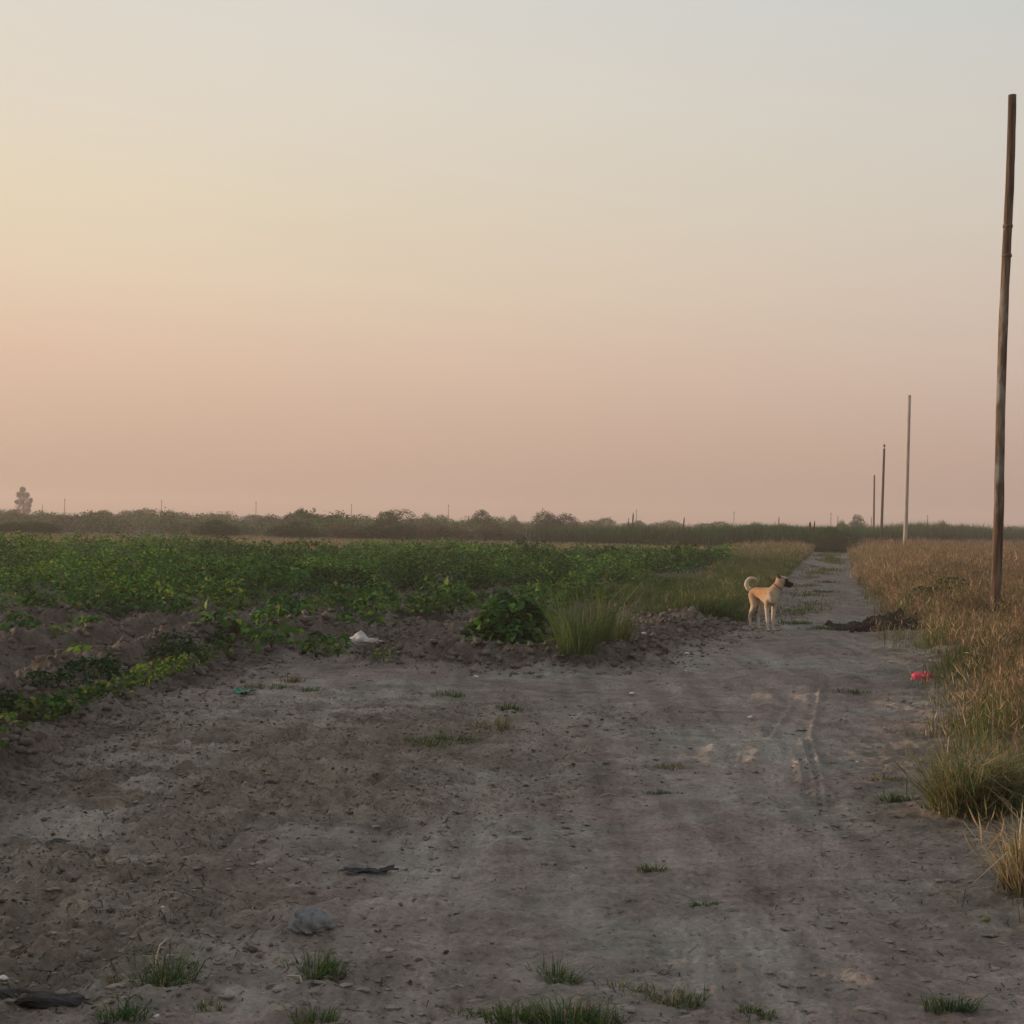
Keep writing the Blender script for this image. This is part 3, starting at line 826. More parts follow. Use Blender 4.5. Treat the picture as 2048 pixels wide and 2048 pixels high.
def build_plants():
    kinds = {}
    for key, (rad, h, n, Ln, w) in {'small': (.13, .17, 45, .075, W_FRESH), 'mid': (.22, .28, 90, .09, W_FRESH), 'dark': (.26, .32, 110, .10, W_DARK),
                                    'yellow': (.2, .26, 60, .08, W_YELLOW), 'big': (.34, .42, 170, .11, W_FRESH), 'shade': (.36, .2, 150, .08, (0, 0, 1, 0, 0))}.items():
        kinds[key] = []   # three of each kind, copied below
        for _ in range(3):
            a, b = crop_plant_mesh(rad, h, n, Ln, w), stem_mesh(h, rad)
            a.materials.append(M_LEAF); b.materials.append(M_STEM)
            kinds[key].append((a, b))
    def put(px, py, kind, label, group, s=1.0):
        p = ground_at(px, py)
        t = empty('crop_plant', p, rng.uniform(0, 6.28)); t.scale = (s, s, s)
        tag(t, label, 'plant', group)
        a, b = kinds[kind][rng.integers(3)]
        link_mesh('leaves', a, None, t); link_mesh('stem', b, None, t)
    U = [(36, 1280, 'dark', 'dark crop plant at the left edge on the bare soil behind the furrow', 1.0),
         (105, 1289, 'yellow', 'light green crop plant left of the largest dark plant behind the furrow', .9),
         (172, 1292, 'dark', 'largest dark green crop plant on the bare soil behind the furrow', 1.25),
         (243, 1288, 'mid', 'crop plant right of the largest dark plant behind the furrow', 1.0),
         (432, 1292, 'big', 'large bushy crop plant at the far end of the furrow', 1.05),
         (478, 1284, 'dark', 'dark crop plant beside the bushy one at the end of the furrow', .9),
         (543, 1290, 'big', 'tall crop plant standing alone near the corner of the field', .9),
         (594, 1260, 'big', 'upright leafy crop plant behind the corner of the field', .95),
         (634, 1314, 'mid', 'small crop plant on the clods left of the white bag', .9),
         (676, 1310, 'mid', 'crop plant just left of the white bag', .75),
         (768, 1322, 'yellow', 'low crop plant in front of the white bag', .55),
         (738, 1250, 'big', 'broad dark crop plant on the soil behind the white bag', 1.05),
         (672, 1264, 'mid', 'small crop plant on the soil between the broad plant and the corner', .9),
         (803, 1231, 'mid', 'crop plant right of the broad plant behind the bag', 1.1),
         (163, 1350, 'yellow', 'yellowish tall crop plant in the dark furrow', 1.15),
         (54, 1383, 'yellow', 'small yellowish crop plant low in the dark furrow', .8)]
    for px, py, k, lab, s in U: put(px, py, k, lab, 'crop plants on the bare soil', s)
    ridge = [(18, 1470, 'big', .85), (52, 1452, 'mid', 1.1), (90, 1440, 'mid', .9), (112, 1428, 'yellow', .8), (140, 1424, 'mid', .85), (165, 1414, 'yellow', .8),
             (190, 1406, 'mid', .85), (212, 1398, 'yellow', .85), (238, 1388, 'mid', .9), (262, 1376, 'yellow', .75), (288, 1368, 'mid', .9), (310, 1360, 'mid', .8),
             (338, 1350, 'yellow', .85), (362, 1342, 'yellow', .7), (388, 1334, 'mid', .8), (410, 1326, 'mid', .9), (440, 1315, 'mid', .9), (-30, 1500, 'big', .9), (-80, 1530, 'mid', 1.0)]
    for px, py, k, s in ridge:
        k = 'yellow' if rng.random() < .6 else k
        put(px, py, k, 'leafy crop plant in the row along the crest of the clod bank', 'crop plants along the crest of the bank', s * .68)
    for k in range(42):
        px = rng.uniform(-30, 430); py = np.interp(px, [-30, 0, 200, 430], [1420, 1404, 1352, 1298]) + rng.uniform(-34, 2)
        put(px, py, 'shade', 'dark plant, leaves toned down for the furrow shade, crowded behind the bank', 'dark plants in the furrow with shade in their leaf colour', rng.uniform(.5, .75))
    # the row goes on beyond the left edge of the picture
    for yy in np.arange(3.0, 8.2, .45):
        t = empty('crop_plant', (0, 0, 0), rng.uniform(0, 6.28))
        xx = np.interp(yy, [3, 8.2], [-4.75, -3.9]) + rng.normal() * .05
        t.location = (xx, yy, float(zat([xx], [yy])[0])); s = rng.uniform(.9, 1.2); s *= .7; t.scale = (s, s, s * 1.1)
        tag(t, 'leafy crop plant in the row along the crest of the clod bank', 'plant', 'crop plants along the crest of the bank')
        a, b = kinds[('big', 'mid')[rng.integers(2)]][rng.integers(3)]
        link_mesh('leaves', a, None, t); link_mesh('stem', b, None, t)
    # loose fringe of the dense crop
    F_ = []
    for k in range(46):
        px = rng.uniform(560, 1330)
        py = np.interp(px, [560, 700, 900, 1100, 1200, 1330], [1240, 1222, 1216, 1208, 1190, 1175]) + rng.uniform(-14, 16)
        F_.append((px, py))
    for px, py in F_:
        put(px, py, ('mid', 'dark', 'big', 'yellow')[rng.choice(4, p=[.4, .25, .25, .1])], 'crop plant at the thinning near edge of the dense crop', 'crop plants at the near edge of the dense crop', rng.uniform(.8, 1.15))
    for k in range(14):
        px = rng.uniform(10, 560); py = rng.uniform(1222, 1231)
        put(px, py, ('mid', 'dark')[rng.integers(2)], 'crop plant at the thinning near edge of the dense crop', 'crop plants at the near edge of the dense crop', rng.uniform(.8, 1.1))
    # the big leafy bush beside the track
    p = ground_at(1022, 1312)
    t = empty('leafy_shrub', p); t.scale = (1.18, 1.1, 1.12); tag(t, 'big rounded leafy green shrub on the clod bank beside the track', 'shrub')
    acc = Acc()
    for dx, dy, r_, h_, n_, w in ((-.22, -.05, .24, .42, 260, W_FRESH), (.02, 0, .34, .62, 520, W_DARK), (.22, .1, .26, .52, 300, W_DARK), (-.1, .15, .28, .58, 300, W_FRESH), (.05, -.18, .26, .36, 220, W_DARK)):
        plant_leaves(acc, (dx, dy, 0), r_, h_, n_, .105, w)
    link_mesh('leaves', acc.mesh('leaves'), M_LEAF, t)
    link_mesh('stem', stem_mesh(.5, .3), M_STEM, t)
build_plants()

# ---------------------------------------------------------------- grass
G_GREEN = (.048, .105, .036); G_LIME = (.110, .150, .040); G_OLIVE = (.10, .092, .045); G_TAN = (.30, .228, .145); G_RUST = (.28, .185, .14); G_STRAW = (.46, .39, .27)
def pal(n, wts):
    P = np.array([G_GREEN, G_LIME, G_OLIVE, G_TAN, G_RUST, G_STRAW])
    w = np.array(wts, float); k = rng.choice(6, n, p=w / w.sum())
    return P[k] * (1 + .2 * rng.normal(size=(n, 1))).clip(.45, 1.6)

def pal_field(n, g):
    """g in 0..1: how green the spot is"""
    dry, wet = pal(n, (.02, .05, .2, .36, .3, .07)), pal(n, (.34, .3, .2, .1, .03, .03))
    return np.where((rng.random(n) < g)[:, None], wet, dry)

def panicles(acc, tips, size, col):
    """feathery seed heads: a few fine spikelets round each tip"""
    for k in range(6):
        n = len(tips)
        P = tips + rng.normal(size=(n, 3)) * (size * .3)[:, None] - np.array([0, 0, 1]) * (size * rng.uniform(0, .8, n))[:, None]
        D = rng.normal(size=(n, 3)) * .5 + [0, 0, .9]
        leaves(acc, P, D, rand_dirs(n), size * rng.uniform(.5, 1, n), size * rng.uniform(.022, .045, n), col * rng.uniform(.8, 1.15, (n, 1)), simple=True)

def build_verge_grass():
    # near part, right of the track
    acc = Acc()
    n = 640000
    y = 4.5 + 27 * rng.random(n) ** .9; x = rng.uniform(1.5, 17, n)
    sdg = dist_poly(x, y, GRASS_EDGE); sdg = np.where(inside(x, y, GRASS_POLY), sdg, -sdg)
    clump = fbm(x * 1.7, y * 1.7, 61, 3); patch = fbm(x * .5, y * .5, 62, 3)
    dens = sstep(-.1, .7, sdg + .35 * clump) * sstep(-.9, .25, clump + .35 * sdg - .15) * (x < .47 * y + 1.5)
    dens *= 1 - .75 * sstep(8.2, 6.6, y)
    keep = rng.random(n) < dens
    x, y, sdg, clump, patch = x[keep], y[keep], sdg[keep], clump[keep], patch[keep]
    n = len(x); z = zat(x, y)
    tall = sstep(-.1, 1.2, sdg) * (.42 + .58 * sstep(14, 21, y)) * (.55 + .45 * sstep(-.4, .5, fbm(x * .9, y * .7, 165, 3)))
    h_ = (.12 + .55 * tall * (1 + .5 * patch) + .22 * clump) * rng.uniform(.3, 1.2, n); h_ = np.clip(h_, .05, .8)
    g = np.clip(.86 - .62 * sstep(11, 20, y) + .6 * patch + .15 * (tall < .2), .04, .95)
    low = np.exp(-(dist_poly(x, y, [(7.16, 20.9), (6.3, 18.2)]) / .45) ** 2) + .35 * np.exp(-(dist_poly(x, y, [(6.6, 21.2), (7.4, 23.2)]) / .6) ** 2)
    h_ = h_ * (1 - .78 * np.minimum(low, 1))
    P = np.stack([x, y, z], -1)
    base = pal_field(n, np.clip(g + .15, 0, 1)); tip = pal_field(n, g)
    w = rng.uniform(.0018, .0045, n) + .00016 * y
    tips = blades(acc, P, h_, w, base, .4, .42, .35 * base + .65 * tip)
    s = (h_ > .30) & (rng.random(n) < .4)
    panicles(acc, tips[s], rng.uniform(.08, .16, s.sum()), pal(int(s.sum()), (0, .05, .15, .35, .38, .07)))
    o = link_mesh('verge_grass', acc.mesh('verge_grass'), M_GRASS)
    tag(o, 'shaggy yellow green and brown grass along the right side of the track', 'grass', None, 'stuff')
    # far part of the right side: tall, dry and reddish
    acc = Acc()
    n = 260000
    y = 29 + 110 * rng.random(n) ** 1.5; x = road_c(y) + 1.0 + rng.random(n) ** 1.1 * (6 + y * .75)
    sdg = dist_poly(x, y, GRASS_EDGE); ins = inside(x, y, GRASS_POLY)
    keep = (np.where(ins, sdg, -sdg) + .5 * fbm(x * .7, y * .4, 162, 3) > .05 - .5 * rng.random(n) ** 3) & (x < .50 * y + 4)
    sdg = np.where(ins, sdg, 0)
    x, y, sdg = x[keep], y[keep], sdg[keep]; n = len(x); z = zat(x, y)
    patch = fbm(x * .3, y * .22, 63, 3)
    h_ = (.36 + .38 * sstep(0, 1.3, sdg) + .16 * patch + .26 * fbm(x * 1.3, y * 1.0, 64, 3)) * rng.uniform(.5, 1.12, n) * (1 - .2 * sstep(60, 110, y))
    g = np.clip(.12 + .4 * patch, .02, .7) + .5 * sstep(.5, 0, sdg)
    P = np.stack([x, y, z], -1)
    base, tip = pal_field(n, np.clip(g + .1, 0, 1)), pal_field(n, np.clip(g, 0, 1))
    tips = blades(acc, P, h_, .004 + .00022 * y * rng.uniform(.6, 1.3, n), base, .22, .25, tip)
    s = rng.random(n) < .4
    panicles(acc, tips[s], rng.uniform(.12, .22, s.sum()), pal(int(s.sum()), (0, .03, .12, .4, .38, .07)))
    o = link_mesh('dry_grass', acc.mesh('dry_grass'), M_DRY)
    tag(o, 'tall reddish tan dry grass filling the ground between the poles', 'grass', None, 'stuff')
    # left verge of the lane beyond the dog
    acc = Acc()
    n = 120000
    y = 21.8 + 63 * rng.random(n) ** 1.2; x = road_c(y) - 1.0 - rng.random(n) ** 1.5 * (.3 + .052 * y)
    sdf = dist_poly(x, y, FIELD_EDGE); ins = inside(x, y, FIELD_POLY)
    keep = (sdf * np.where(ins, 1, -1) + .45 * fbm(x * .7, y * .4, 163, 3) > .1 - .5 * rng.random(n) ** 3) & ~(inside(x, y, CROP_POLY) & (rng.random(n) < .7))
    keep &= rng.random(n) < sstep(-.5, .7, fbm(x * 1.2, y * .8, 66, 3) + .15)
    x, y, sdf = x[keep], y[keep], sdf[keep]; n = len(x); z = zat(x, y)
    h_ = (.13 + .10 * sstep(0, 1, sdf) + .28 * sstep(52, 78, y)) * rng.uniform(.35, 1.25, n) * (1 + .45 * fbm(x * 1.6, y * 1.0, 69, 3))
    g = np.clip(1.0 - .7 * sstep(40, 72, y) + .3 * fbm(x * .8, y * .5, 67, 2), .05, .98)
    wd = rng.random(n) < .35 + .55 * sstep(72, 52, y)
    base, tip = pal_field(n, np.clip(g + .1, 0, 1)), pal_field(n, g)
    base[wd] = pal(int(wd.sum()), (.6, .28, .12, 0, 0, 0)); tip[wd] = pal(int(wd.sum()), (.5, .36, .12, .02, 0, 0))
    tips = blades(acc, np.stack([x, y, z], -1), h_, .004 + .00024 * y * rng.uniform(.6, 1.3, n), base, .25, .3, tip)
    s = (rng.random(n) < .3) & ~wd
    panicles(acc, tips[s], rng.uniform(.1, .18, s.sum()), pal(int(s.sum()), (0, .1, .25, .45, .1, .1)))
    n = 13000
    y = 23.5 + 61 * rng.random(n); x = road_c(y) + rng.normal(0, .33, n) + .2 * fbm(y * .3, y * 0, 167, 2)
    f = fbm(x * .8, y * .35, 166, 3); keep = rng.random(n) < sstep(-.1, .7, f); x, y = x[keep], y[keep]; n = len(x)
    c = pal(n, (.4, .2, .3, .1, 0, 0))
    blades(acc, np.stack([x, y, zat(x, y)], -1), rng.uniform(.03, .12, n), .006 + .00022 * y, c, .5, .5, c)
    WP = [gp(*p) for p in ((1236, 1222), (1300, 1246), (1430, 1243), (1520, 1212), (1565, 1165), (1480, 1142), (1330, 1163), (1190, 1172), (1110, 1198), (1170, 1222))]
    n = 70000
    x = rng.uniform(.3, 7.5, n); y = rng.uniform(20.5, 37, n)
    f = fbm(x * 1.4, y * 1.0, 161, 3)
    keep = inside(x, y, WP) & (rng.random(n) < sstep(-.55, .5, f))
    x, y, f = x[keep], y[keep], f[keep]; n = len(x)
    base = pal(n, (.5, .35, .15, 0, 0, 0)); tip = pal(n, (.34, .42, .14, .06, 0, .04))
    blades(acc, np.stack([x, y, zat(x, y)], -1), (.20 + .16 * f) * rng.uniform(.4, 1.3, n), .006 + .00024 * y * rng.uniform(.6, 1.3, n), base, .45, .5, tip)
    o = link_mesh('weedy_grass', acc.mesh('weedy_grass'), M_GRASS)
    tag(o, 'olive and straw coloured weedy grass between the crop and the track', 'grass', None, 'stuff')
    # stubble strip beyond the crop
    acc = Acc()
    n = 110000
    y = 48 + 42 * rng.random(n); x = rng.uniform(-46, 20, n)
    keep = ~inside(x, y, CROP_POLY) & (x < road_c(y) - 1.8) & (y > np.interp(x, [-45, -18, -5, 11], [46, 51, 58, 66])) & (np.abs(x) < .45 * y + 4)
    x, y = x[keep], y[keep]; n = len(x); z = zat(x, y)
    p_ = fbm(x * .12, y * .2, 68, 3)
    g = np.clip(.16 + .5 * p_ + .45 * sstep(-14, -30, x), .03, .9)
    base, tip = pal(n, (0.03, .1, .35, .4, .04, .1)), pal(n, (0.02, .1, .2, .46, .06, .16))
    gr = rng.random(n) < g
    base[gr] = pal(int(gr.sum()), (.4, .35, .2, .05, 0, 0)); tip[gr] = base[gr]
    blades(acc, np.stack([x, y, z], -1), rng.uniform(.12, .36, n) * (1 + .3 * p_), rng.uniform(.015, .03, n), base, .25, .3, tip)
    o = link_mesh('stubble', acc.mesh('stubble'), M_DRY)
    tag(o, 'pale straw coloured strip of stubble between the crop and the hedge', 'stubble', None, 'stuff')
build_verge_grass()

def tuft_mesh(n, rad, h, wts, w=.0035, lean=.45, bend=.45, flat=1.0, name='grass_tuft', wt2=None):
    acc = Acc()
    r = rad * np.sqrt(rng.random(n)); a = rng.uniform(0, 6.28, n)
    # several crowns make an uneven clump
    k = rng.integers(0, 5, n); ca = rng.uniform(0, 6.28, 5); cr = rad * rng.uniform(.1, .7, 5)
    x = np.cos(ca)[k] * cr[k] + np.cos(a) * r * .45; y = (np.sin(ca)[k] * cr[k] + np.sin(a) * r * .45) * flat
    az = np.arctan2(y, x) + rng.normal(size=n) * .8
    hh = h * rng.uniform(.3, 1.5, n) * (.6 + .8 * rng.random(5)[k])
    lean *= 1.35; n_out = rng.random(n)
    c = pal(n, wts)
    blades(acc, np.stack([x, y, np.full(n, -.01)], -1), hh, rng.uniform(.6, 1.4, n) * w, c, lean, bend, c if wt2 is None else pal(n, wt2), az)
    me = acc.mesh(name); me.materials.append(M_GRASS)
    return me

def build_tufts():
    GR = (.6, .2, .15, .05, 0, 0); DK = (.85, .05, .1, 0, 0, 0); BR = (.1, .1, .45, .3, .02, .03); MIX = (.35, .25, .25, .12, 0, .03)
    T = [  # px, py, blades, radius, height, palette, label, bend, flatten
        (333, 1978, 340, .085, .10, GR, 'large spiky green grass tuft near the dark charred board', .35, .8),
        (252, 1962, 120, .07, .045, BR, 'brownish low grass tuft left of the large spiky green tuft', .5, .6),
        (236, 2030, 220, .07, .05, DK, 'dark curled grass tuft right of the charred board', .8, .8),
        (622, 1950, 360, .09, .075, GR, 'rounded green grass tuft at lower left below the grey stone', .5, .7),
        (622, 2048, 200, .08, .05, GR, 'green grass tuft cut by the bottom edge below the rounded tuft', .45, .7),
        (424, 2014, 70, .05, .035, MIX, 'tiny thin grass sprout between the spiky tuft and the bottom edge', .5, .6),
        (1112, 1962, 300, .085, .06, GR, 'spreading green grass tuft in the middle near the bottom', .6, .6),
        (930, 2036, 130, .08, .035, MIX, 'sparse grass tuft at the left end of the bottom grass patch', .6, .5),
        (1030, 2040, 300, .10, .055, GR, 'green grass tuft left of centre in the bottom grass patch', .5, .7),
        (1130, 2040, 420, .10, .075, GR, 'tallest green grass tuft of the bottom grass patch', .45, .7),
        (1215, 2044, 260, .10, .05, MIX, 'green grass tuft at the right end of the bottom grass patch', .5, .7),
        (1330, 1998, 320, .14, .045, MIX, 'wide thin grass patch right of the spreading tuft', .55, .8),
        (1250, 1985, 150, .09, .04, MIX, 'faint thin grass tuft joining the wide thin patch', .55, .7),
        (1312, 1738, 130, .085, .03, MIX, 'small flat grass tuft alone on the track', .8, .35),
        (1408, 1810, 130, .09, .022, DK, 'dark flat grass mat alone on the track', .9, .3),
        (1302, 1828, 60, .05, .02, MIX, 'tiny flat grass tuft left of the dark flat mat', .7, .4),
        (1312, 1944, 120, .10, .02, BR, 'brownish flat grass mat above the wide thin patch', .7, .3),
        (1504, 2032, 200, .075, .035, GR, 'small green grass tuft at the bottom right of centre', .6, .6),
        (1606, 2026, 60, .04, .02, DK, 'tiny dark grass sprout right of the small bottom tuft', .6, .6),
        (1900, 2016, 240, .075, .05, DK, 'dark green grass tuft alone at the bottom right', .7, .7),
        (1822, 1600, 260, .16, .05, DK, 'dark flat grass mat beside the big tussock', .7, .35),
        (1885, 1612, 220, .16, .06, DK, 'dark grass fringe touching the foot of the big tussock', .6, .4),
        (840, 1490, 500, .30, .06, MIX, 'wide olive grass patch across the left wheel track', .6, .6),
        (905, 1478, 240, .18, .05, GR, 'green grass patch right of the wide olive patch', .6, .5),
        (965, 1462, 360, .22, .10, BR, 'dry brown grass clump behind the green patch', .4, .6),
        (1015, 1418, 180, .16, .06, GR, 'small dark grass tuft behind the dry brown clump', .6, .5),
        (905, 1392, 160, .15, .06, GR, 'small grass tuft nearest the field on the left track', .5, .5),
        (540, 1378, 240, .24, .07, MIX, 'dark low grass tuft right of the green plastic scrap', .5, .5),
        (600, 1382, 220, .22, .05, DK, 'flat dark grass fringe ending the tuft by the green scrap', .6, .4),
        (575, 1362, 160, .18, .06, BR, 'brownish grass tuft behind the green plastic scrap', .5, .5),
        (1340, 1535, 160, .14, .04, BR, 'small brownish grass tuft in the middle of the track', .6, .4),
        (1350, 1585, 130, .16, .022, DK, 'dark flat grass mat between the wheel tracks', .8, .3),
        (1780, 1562, 200, .18, .04, BR, 'flat brown grass tuft left of the big tussock', .7, .4),
        (1800, 1470, 180, .18, .05, BR, 'reddish dry grass tuft on the edge of the track below the red plastic', .5, .5),
        (1640, 1258, 260, .34, .09, DK, 'dark flat weed patch on the track right of the dog', .6, .5),
        (1700, 1385, 160, .22, .05, DK, 'dark flat grass streak left of the red plastic', .7, .3),
        (1600, 1247, 260, .40, .07, DK, 'dark flat weed patch on the track just right of the dog', .6, .45),
        (1655, 1184, 240, .45, .06, DK, 'dark weed streak across the lane beyond the dog', .6, .35),
        (1662, 1165, 240, .45, .07, MIX, 'second weed streak across the lane beyond the dog', .6, .35),
        (1652, 1140, 320, .5, .10, MIX, 'grassy middle of the lane halfway to the reeds', .5, 2.2),
        (1660, 1122, 320, .6, .12, MIX, 'grassy middle of the lane close to the reeds', .5, 3.0),
        (1425, 1228, 700, .55, .30, DK, 'dark green weed clump on the bank left of the dog', .4, .6),
        (1350, 1232, 420, .5, .24, (.3, .35, .25, .1, 0, 0), 'light green weed clump on the bank further left of the dog', .4, .6),
        (1300, 1222, 420, .5, .30, (.25, .35, .25, .15, 0, 0), 'yellowish weed clump between the tall grass and the dog', .4, .6)]
    for px, py, n, rad, h, w, lab, bend, flat in T:
        p = ground_at(px, py)
        D = p.y
        o = link_mesh('grass_tuft', tuft_mesh(int(n * .85), rad * 1.15, h, w, .0026 + .00024 * D, .5, bend, flat))
        o.location = p
        tag(o, lab, 'grass', 'grass tufts on the bare ground')
    # big tussocks on the right
    big = [(1920, 1622, 1500, .33, .27, (.35, .3, .2, .1, .03, .02), (.05, .2, .25, .3, .12, .08), 'big shaggy green tussock with straw tips at the right of the track', 'grass'),
           (1995, 1612, 900, .26, .24, (.6, .2, .15, .05, 0, 0), (.3, .3, .2, .15, 0, .05), 'dark green tussock between the big tussock and the right edge', 'grass'),
           (2050, 1778, 520, .13, .34, (.0, .05, .35, .3, .0, .3), (0, 0, .2, .3, .05, .45), 'dry straw coloured grass clump leaning out from the lower right edge', 'grass'),
           (1112, 1304, 240, .17, .36, (.5, .45, .05, 0, 0, 0), (.4, .5, .06, .04, 0, 0), 'low green grass touching the right side of the leafy shrub', 'grass'),
           (1150, 1307, 260, .20, .72, (.5, .45, .05, 0, 0, 0), (.35, .55, .06, .04, 0, 0), 'tall green grass clump right of the big leafy shrub', 'grass'),
           (1196, 1298, 200, .22, .80, (.4, .5, .1, 0, 0, 0), (.2, .55, .1, .1, 0, .05), 'tallest grass clump with yellow tips near the leafy shrub', 'grass'),
           (1236, 1284, 170, .22, .5, (.3, .5, .2, 0, 0, 0), (.15, .55, .15, .1, 0, .05), 'yellowish grass clump at the far right of the shrub group', 'grass')]
    for px, py, n, rad, h, w, w2, lab, cat in big:
        p = ground_at(px, py)
        o = link_mesh('grass_tussock', tuft_mesh(n, rad, h, w, .0032 + .00035 * p.y, .42, .55, .9, 'grass_tussock', w2)); o.location = p
        if px == 2040: o.rotation_euler = (0, R(-16), 0)
        tag(o, lab, cat, 'large grass tussocks')
    # dark green weeds in the dry grass left of the near pole
    for px, py, rad, h, n, lab in ((1905, 1250, .5, .66, 1100, 'dark green weed bush in the dry grass left of the near pole'),
                                   (1855, 1255, .42, .5, 700, 'lower green weed bush in the dry grass behind the dark mound')):
        x, y = at_dist(px, 23.5); t = empty('weed_bush', (x, y, float(zat([x], [y])[0]))); tag(t, lab, 'bush')
        acc = Acc(); plant_leaves(acc, (0, 0, 0), rad, h, n, .04, (.5, .1, .4, 0, 0), simple=True, tone=.6)
        blades(acc, np.stack([rng.normal(0, rad * .5, 700), rng.normal(0, rad * .4, 700), np.zeros(700)], -1), h * rng.uniform(.5, 1.1, 700), np.full(700, .008), pal(700, (.6, .1, .3, 0, 0, 0)), .3, .3)
        link_mesh('leaves', acc.mesh('leaves'), M_LEAF, t)
        link_mesh('stem', stem_mesh(h, rad), M_STEM, t)
    # grass on the clods at the left of the dog
    acc = Acc()
build_tufts()

# ---------------------------------------------------------------- clods, litter, pebbles
def scatter_rocks(name, x, y, size, mat, label, cat, sink=.35, flat=.7, sub=2):
    V0, F0 = icos(sub)
    n = len(x); z = zat(x, y)
    nv = len(V0)
    sc_ = size[:, None, None] * rng.uniform(.7, 1.3, (n, 1, 3)) * np.array([1, 1, flat])
    jit = 1 + .34 * rng.normal(size=(n, nv, 1)).clip(-1.7, 1.7)
    V = V0[None] * jit * sc_
    a = rng.uniform(0, 6.28, n); ca, sa = np.cos(a)[:, None], np.sin(a)[:, None]
    V = np.stack([V[..., 0] * ca - V[..., 1] * sa, V[..., 0] * sa + V[..., 1] * ca, V[..., 2]], -1)
    V += np.stack([x, y, z + size * flat * (.5 - sink)], -1)[:, None, :]
    F = F0[None] + (np.arange(n) * nv)[:, None, None]
    o = link_mesh(name, tri_mesh(name, V.reshape(-1, 3), F.reshape(-1, 3)), mat)
    tag(o, label, cat, None, 'stuff')

M_CLOD = simple_mat('clod_soil', [(.3, (.070, .058, .050)), (.5, (.115, .097, .084)), (.72, (.18, .155, .135))], 9, .95, .6, .02, spec=.1)
M_CLODL = simple_mat('pale_clod', [(.35, (.05, .042, .034)), (.5, (.12, .10, .082)), (.68, (.24, .21, .18))], 3.5, .95, .5, .01, spec=.1)
M_FLAKE = simple_mat('crust', [(.35, (.13, .115, .10)), (.65, (.25, .225, .20))], 6, .95, .4, .005, spec=.1)
M_DARKSOIL = simple_mat('dark_earth', [(.3, (.016, .011, .010)), (.5, (.034, .026, .023)), (.72, (.070, .055, .047))], 8, .95, .6, .02, spec=.1)

def build_clods():
    n = 70000
    x = rng.uniform(-9, 6, n); y = rng.uniform(4.5, 26, n)
    sdf, _ = zones(x, y)
    k = (sdf > -.9) & (rng.random(n) < np.where(sdf < 1.4, sstep(-.9, .1, sdf), .45)) & (np.abs(x) < .42 * y + 1) & ~inside(x, y, CROP_POLY)
    x, y, sdf = x[k], y[k], sdf[k]
    s = np.exp(rng.normal(-4.1, .6, len(x))).clip(.007, .05) * np.where(sdf < -.1, .6, 1.0) * np.where((sdf > -.1) & (sdf < 1.3), 1.15, 1.0)
    scatter_rocks('soil_clods', x, y, s, M_CLOD, 'rough brown clods of dry tilled earth along the edge of the field', 'clods', sub=1)
    # crumbs over the littered ground
    n = 80000
    y = 3.9 + 12 * rng.random(n) ** 1.4; x = rng.uniform(-5.5, 5.5, n)
    lm = litter_mask(x, y); sdf, sdg = zones(x, y)
    k = (np.abs(x) < .4 * y + .3) & (rng.random(n) < .02 + .8 * lm) & (sdf < -.05) & (sdg < .3)
    x, y = x[k], y[k]
    scatter_rocks('earth_crumbs', x, y, np.exp(rng.normal(-5.4, .55, len(x))).clip(.0015, .018), M_CLODL, 'small crumbs of dry earth strewn over the bare ground', 'crumbs', .2, .6, sub=1)
    # thin curled flakes of dried crust on the track
    n = 16000
    y = 3.9 + 15 * rng.random(n) ** 1.3; x = rng.uniform(-6, 6, n)
    sdf, sdg = zones(x, y)
    k = (np.abs(x) < .4 * y + .3) & (sdf < -.3) & (sdg < .2) & (rng.random(n) < sstep(-.3, .6, fbm(x * 1.1, y * .9, 172, 3)))
    x, y = x[k], y[k]
    scatter_rocks('crust_flakes', x, y, np.exp(rng.normal(-4.5, .45, len(x))).clip(.004, .024), M_FLAKE, 'thin flakes of dried mud crust lying on the track', 'flakes', .3, .14, sub=2)
build_clods()

